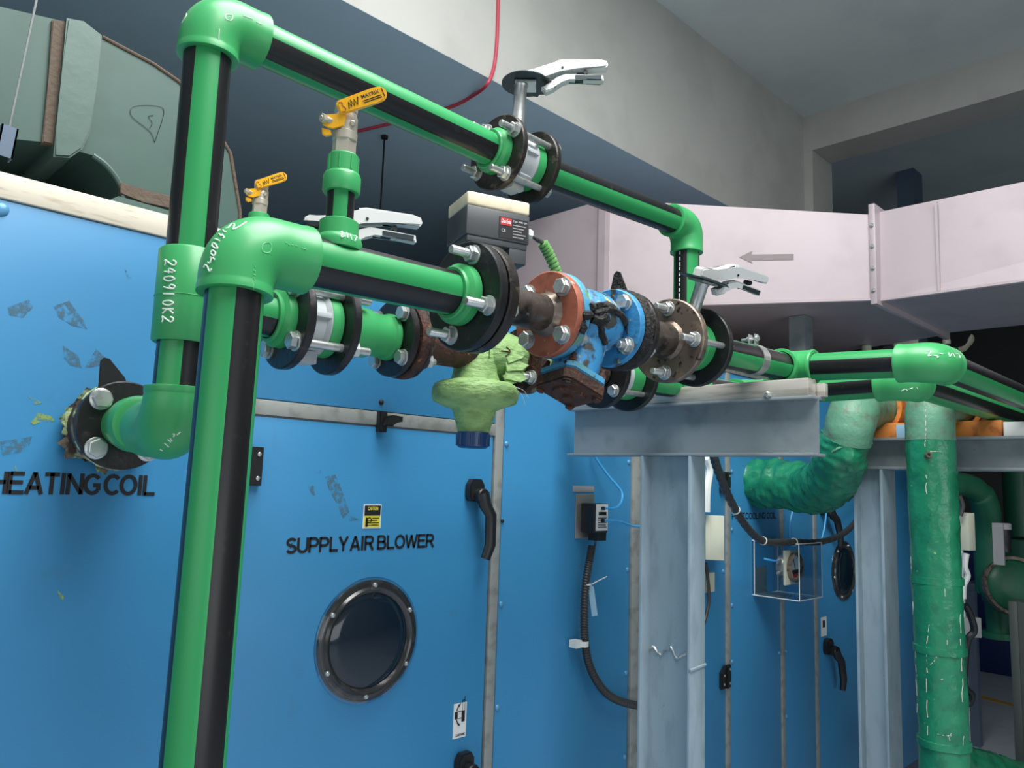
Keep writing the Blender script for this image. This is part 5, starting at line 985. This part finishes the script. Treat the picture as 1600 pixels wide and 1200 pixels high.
q = onZ(1521, 1166, -H); bm = BM(); wbox(bm, q.x, q.x + .07, q.y - .05, q.y + .03, -H, -.75); wbox(bm, q.x + .02, q.x + .9, q.y - .05, q.y + .03, -.75, -.69); tag(obj('equipment_stand', bm, M_['bluegrey']), 'slim blue grey steel stand on the far floor', 'stand')
q = onX(1584, 1100, 5.6); bm = BM(); wbox(bm, 5.6, 5.75, q.y - .4, q.y - .045, -H, -.62); wbox(bm, 5.58, 5.76, q.y - .045, q.y, -H, -.62, .002); tag(obj('steel_post', bm, M_['darkpost']), 'dark grey steel post cut by the right edge', 'post')
q = onZ(1560, 1020, -H); bm = BM(); wbox(bm, 10.2, 12.4, 1.9, 4.6, -H, -1.45, .01); wbox(bm, 10.4, 12.2, 2.1, 4.6, -1.45, -.5, .01); tag(obj('far_machine', bm, M_['navy']), 'dark machine base far behind the blue post', 'machine')
lw = thing('insulated_pipe', 'low green insulated pipe crossing the bottom right corner', 'pipe', depth(1560, 1185, 4.3))
bm = BM(); P = [depth(1470, 1190, 4.0), depth(1520, 1196, 4.1), depth(1570, 1210, 4.2), depth(1640, 1232, 4.35)]; tube(bm, spline(P, 12), .09, 26, nz=.012, nsc=26); obj('lagging', bm, M_['insul'], lw)
# things standing on top of the unit, seen over the right elbow
jx = thing('junction_box', 'small pale box on a short post behind the right elbow', 'box', V(6.28, 2.1, ZT))
c = onY(1412, 538, 2.1); bm = BM(); box(bm, (-.11, -.06, -.05), (.09, .06, .05), frame(c, (0, 0, 1), (.71, -.7, 0)), .014); obj('box_shell', bm, M_['beige'], jx)
bm = BM(); box(bm, (c.x - .02, c.y - .02, ZT + H), (c.x + .02, c.y + .02, c.z - .04)); obj('post', bm, M_['dimsteel'], jx)
bm = BM(); tube(bm, spline([c + Vector((-.09, .05, -.03)), c + Vector((-.15, .1, -.06)), c + Vector((-.18, .12, -.2))], 5), .02, 8); obj('conduit_stub', bm, M_['cable'], jx)
for px, py in ((1354, 549), (1479, 538)):
    vv = thing('vent_valve', 'small pale vent valve peeking over the striped pipe, ' + ('left' if px < 1400 else 'right') + ' of the pale box', 'valve', onY(px, py, 2.1))
    c = onY(px, py, 2.1); bm = BM(); lathe(bm, [(.026, 0), (.034, .002), (.034, .04), (.026, .046)], frame(c, (0, 0, 1)), 12); obj('cap', bm, M_['beige'], vv)
    bm = BM(); lathe(bm, [(.024, (ZT + H if c.x < 6.5 else 0) - c.z), (.024, 0)], frame(c, (0, 0, 1)), 12); obj('stem', bm, M_['insul_shaded'], vv)
vl = thing('lever_valve', 'valve with a pale upturned lever behind the right elbow', 'valve', V(7.9, 2.1, -H))
P = [onY(1488, 549, 2.1), onY(1506, 545, 2.1), onY(1513, 538, 2.1), onY(1519, 528, 2.1)]
bm = BM(); tube(bm, spline(P, 5), [.028] * 12 + [.04] * 4, 8, flat=.5); obj('lever', bm, M_['cream'], vl)
bm = BM(); lathe(bm, [(.035, -P[0].z), (.035, 0), (.05, .0), (.05, .03)], frame(P[0], (0, 0, 1)), 14); obj('stem', bm, M_['insul_shaded'], vl)
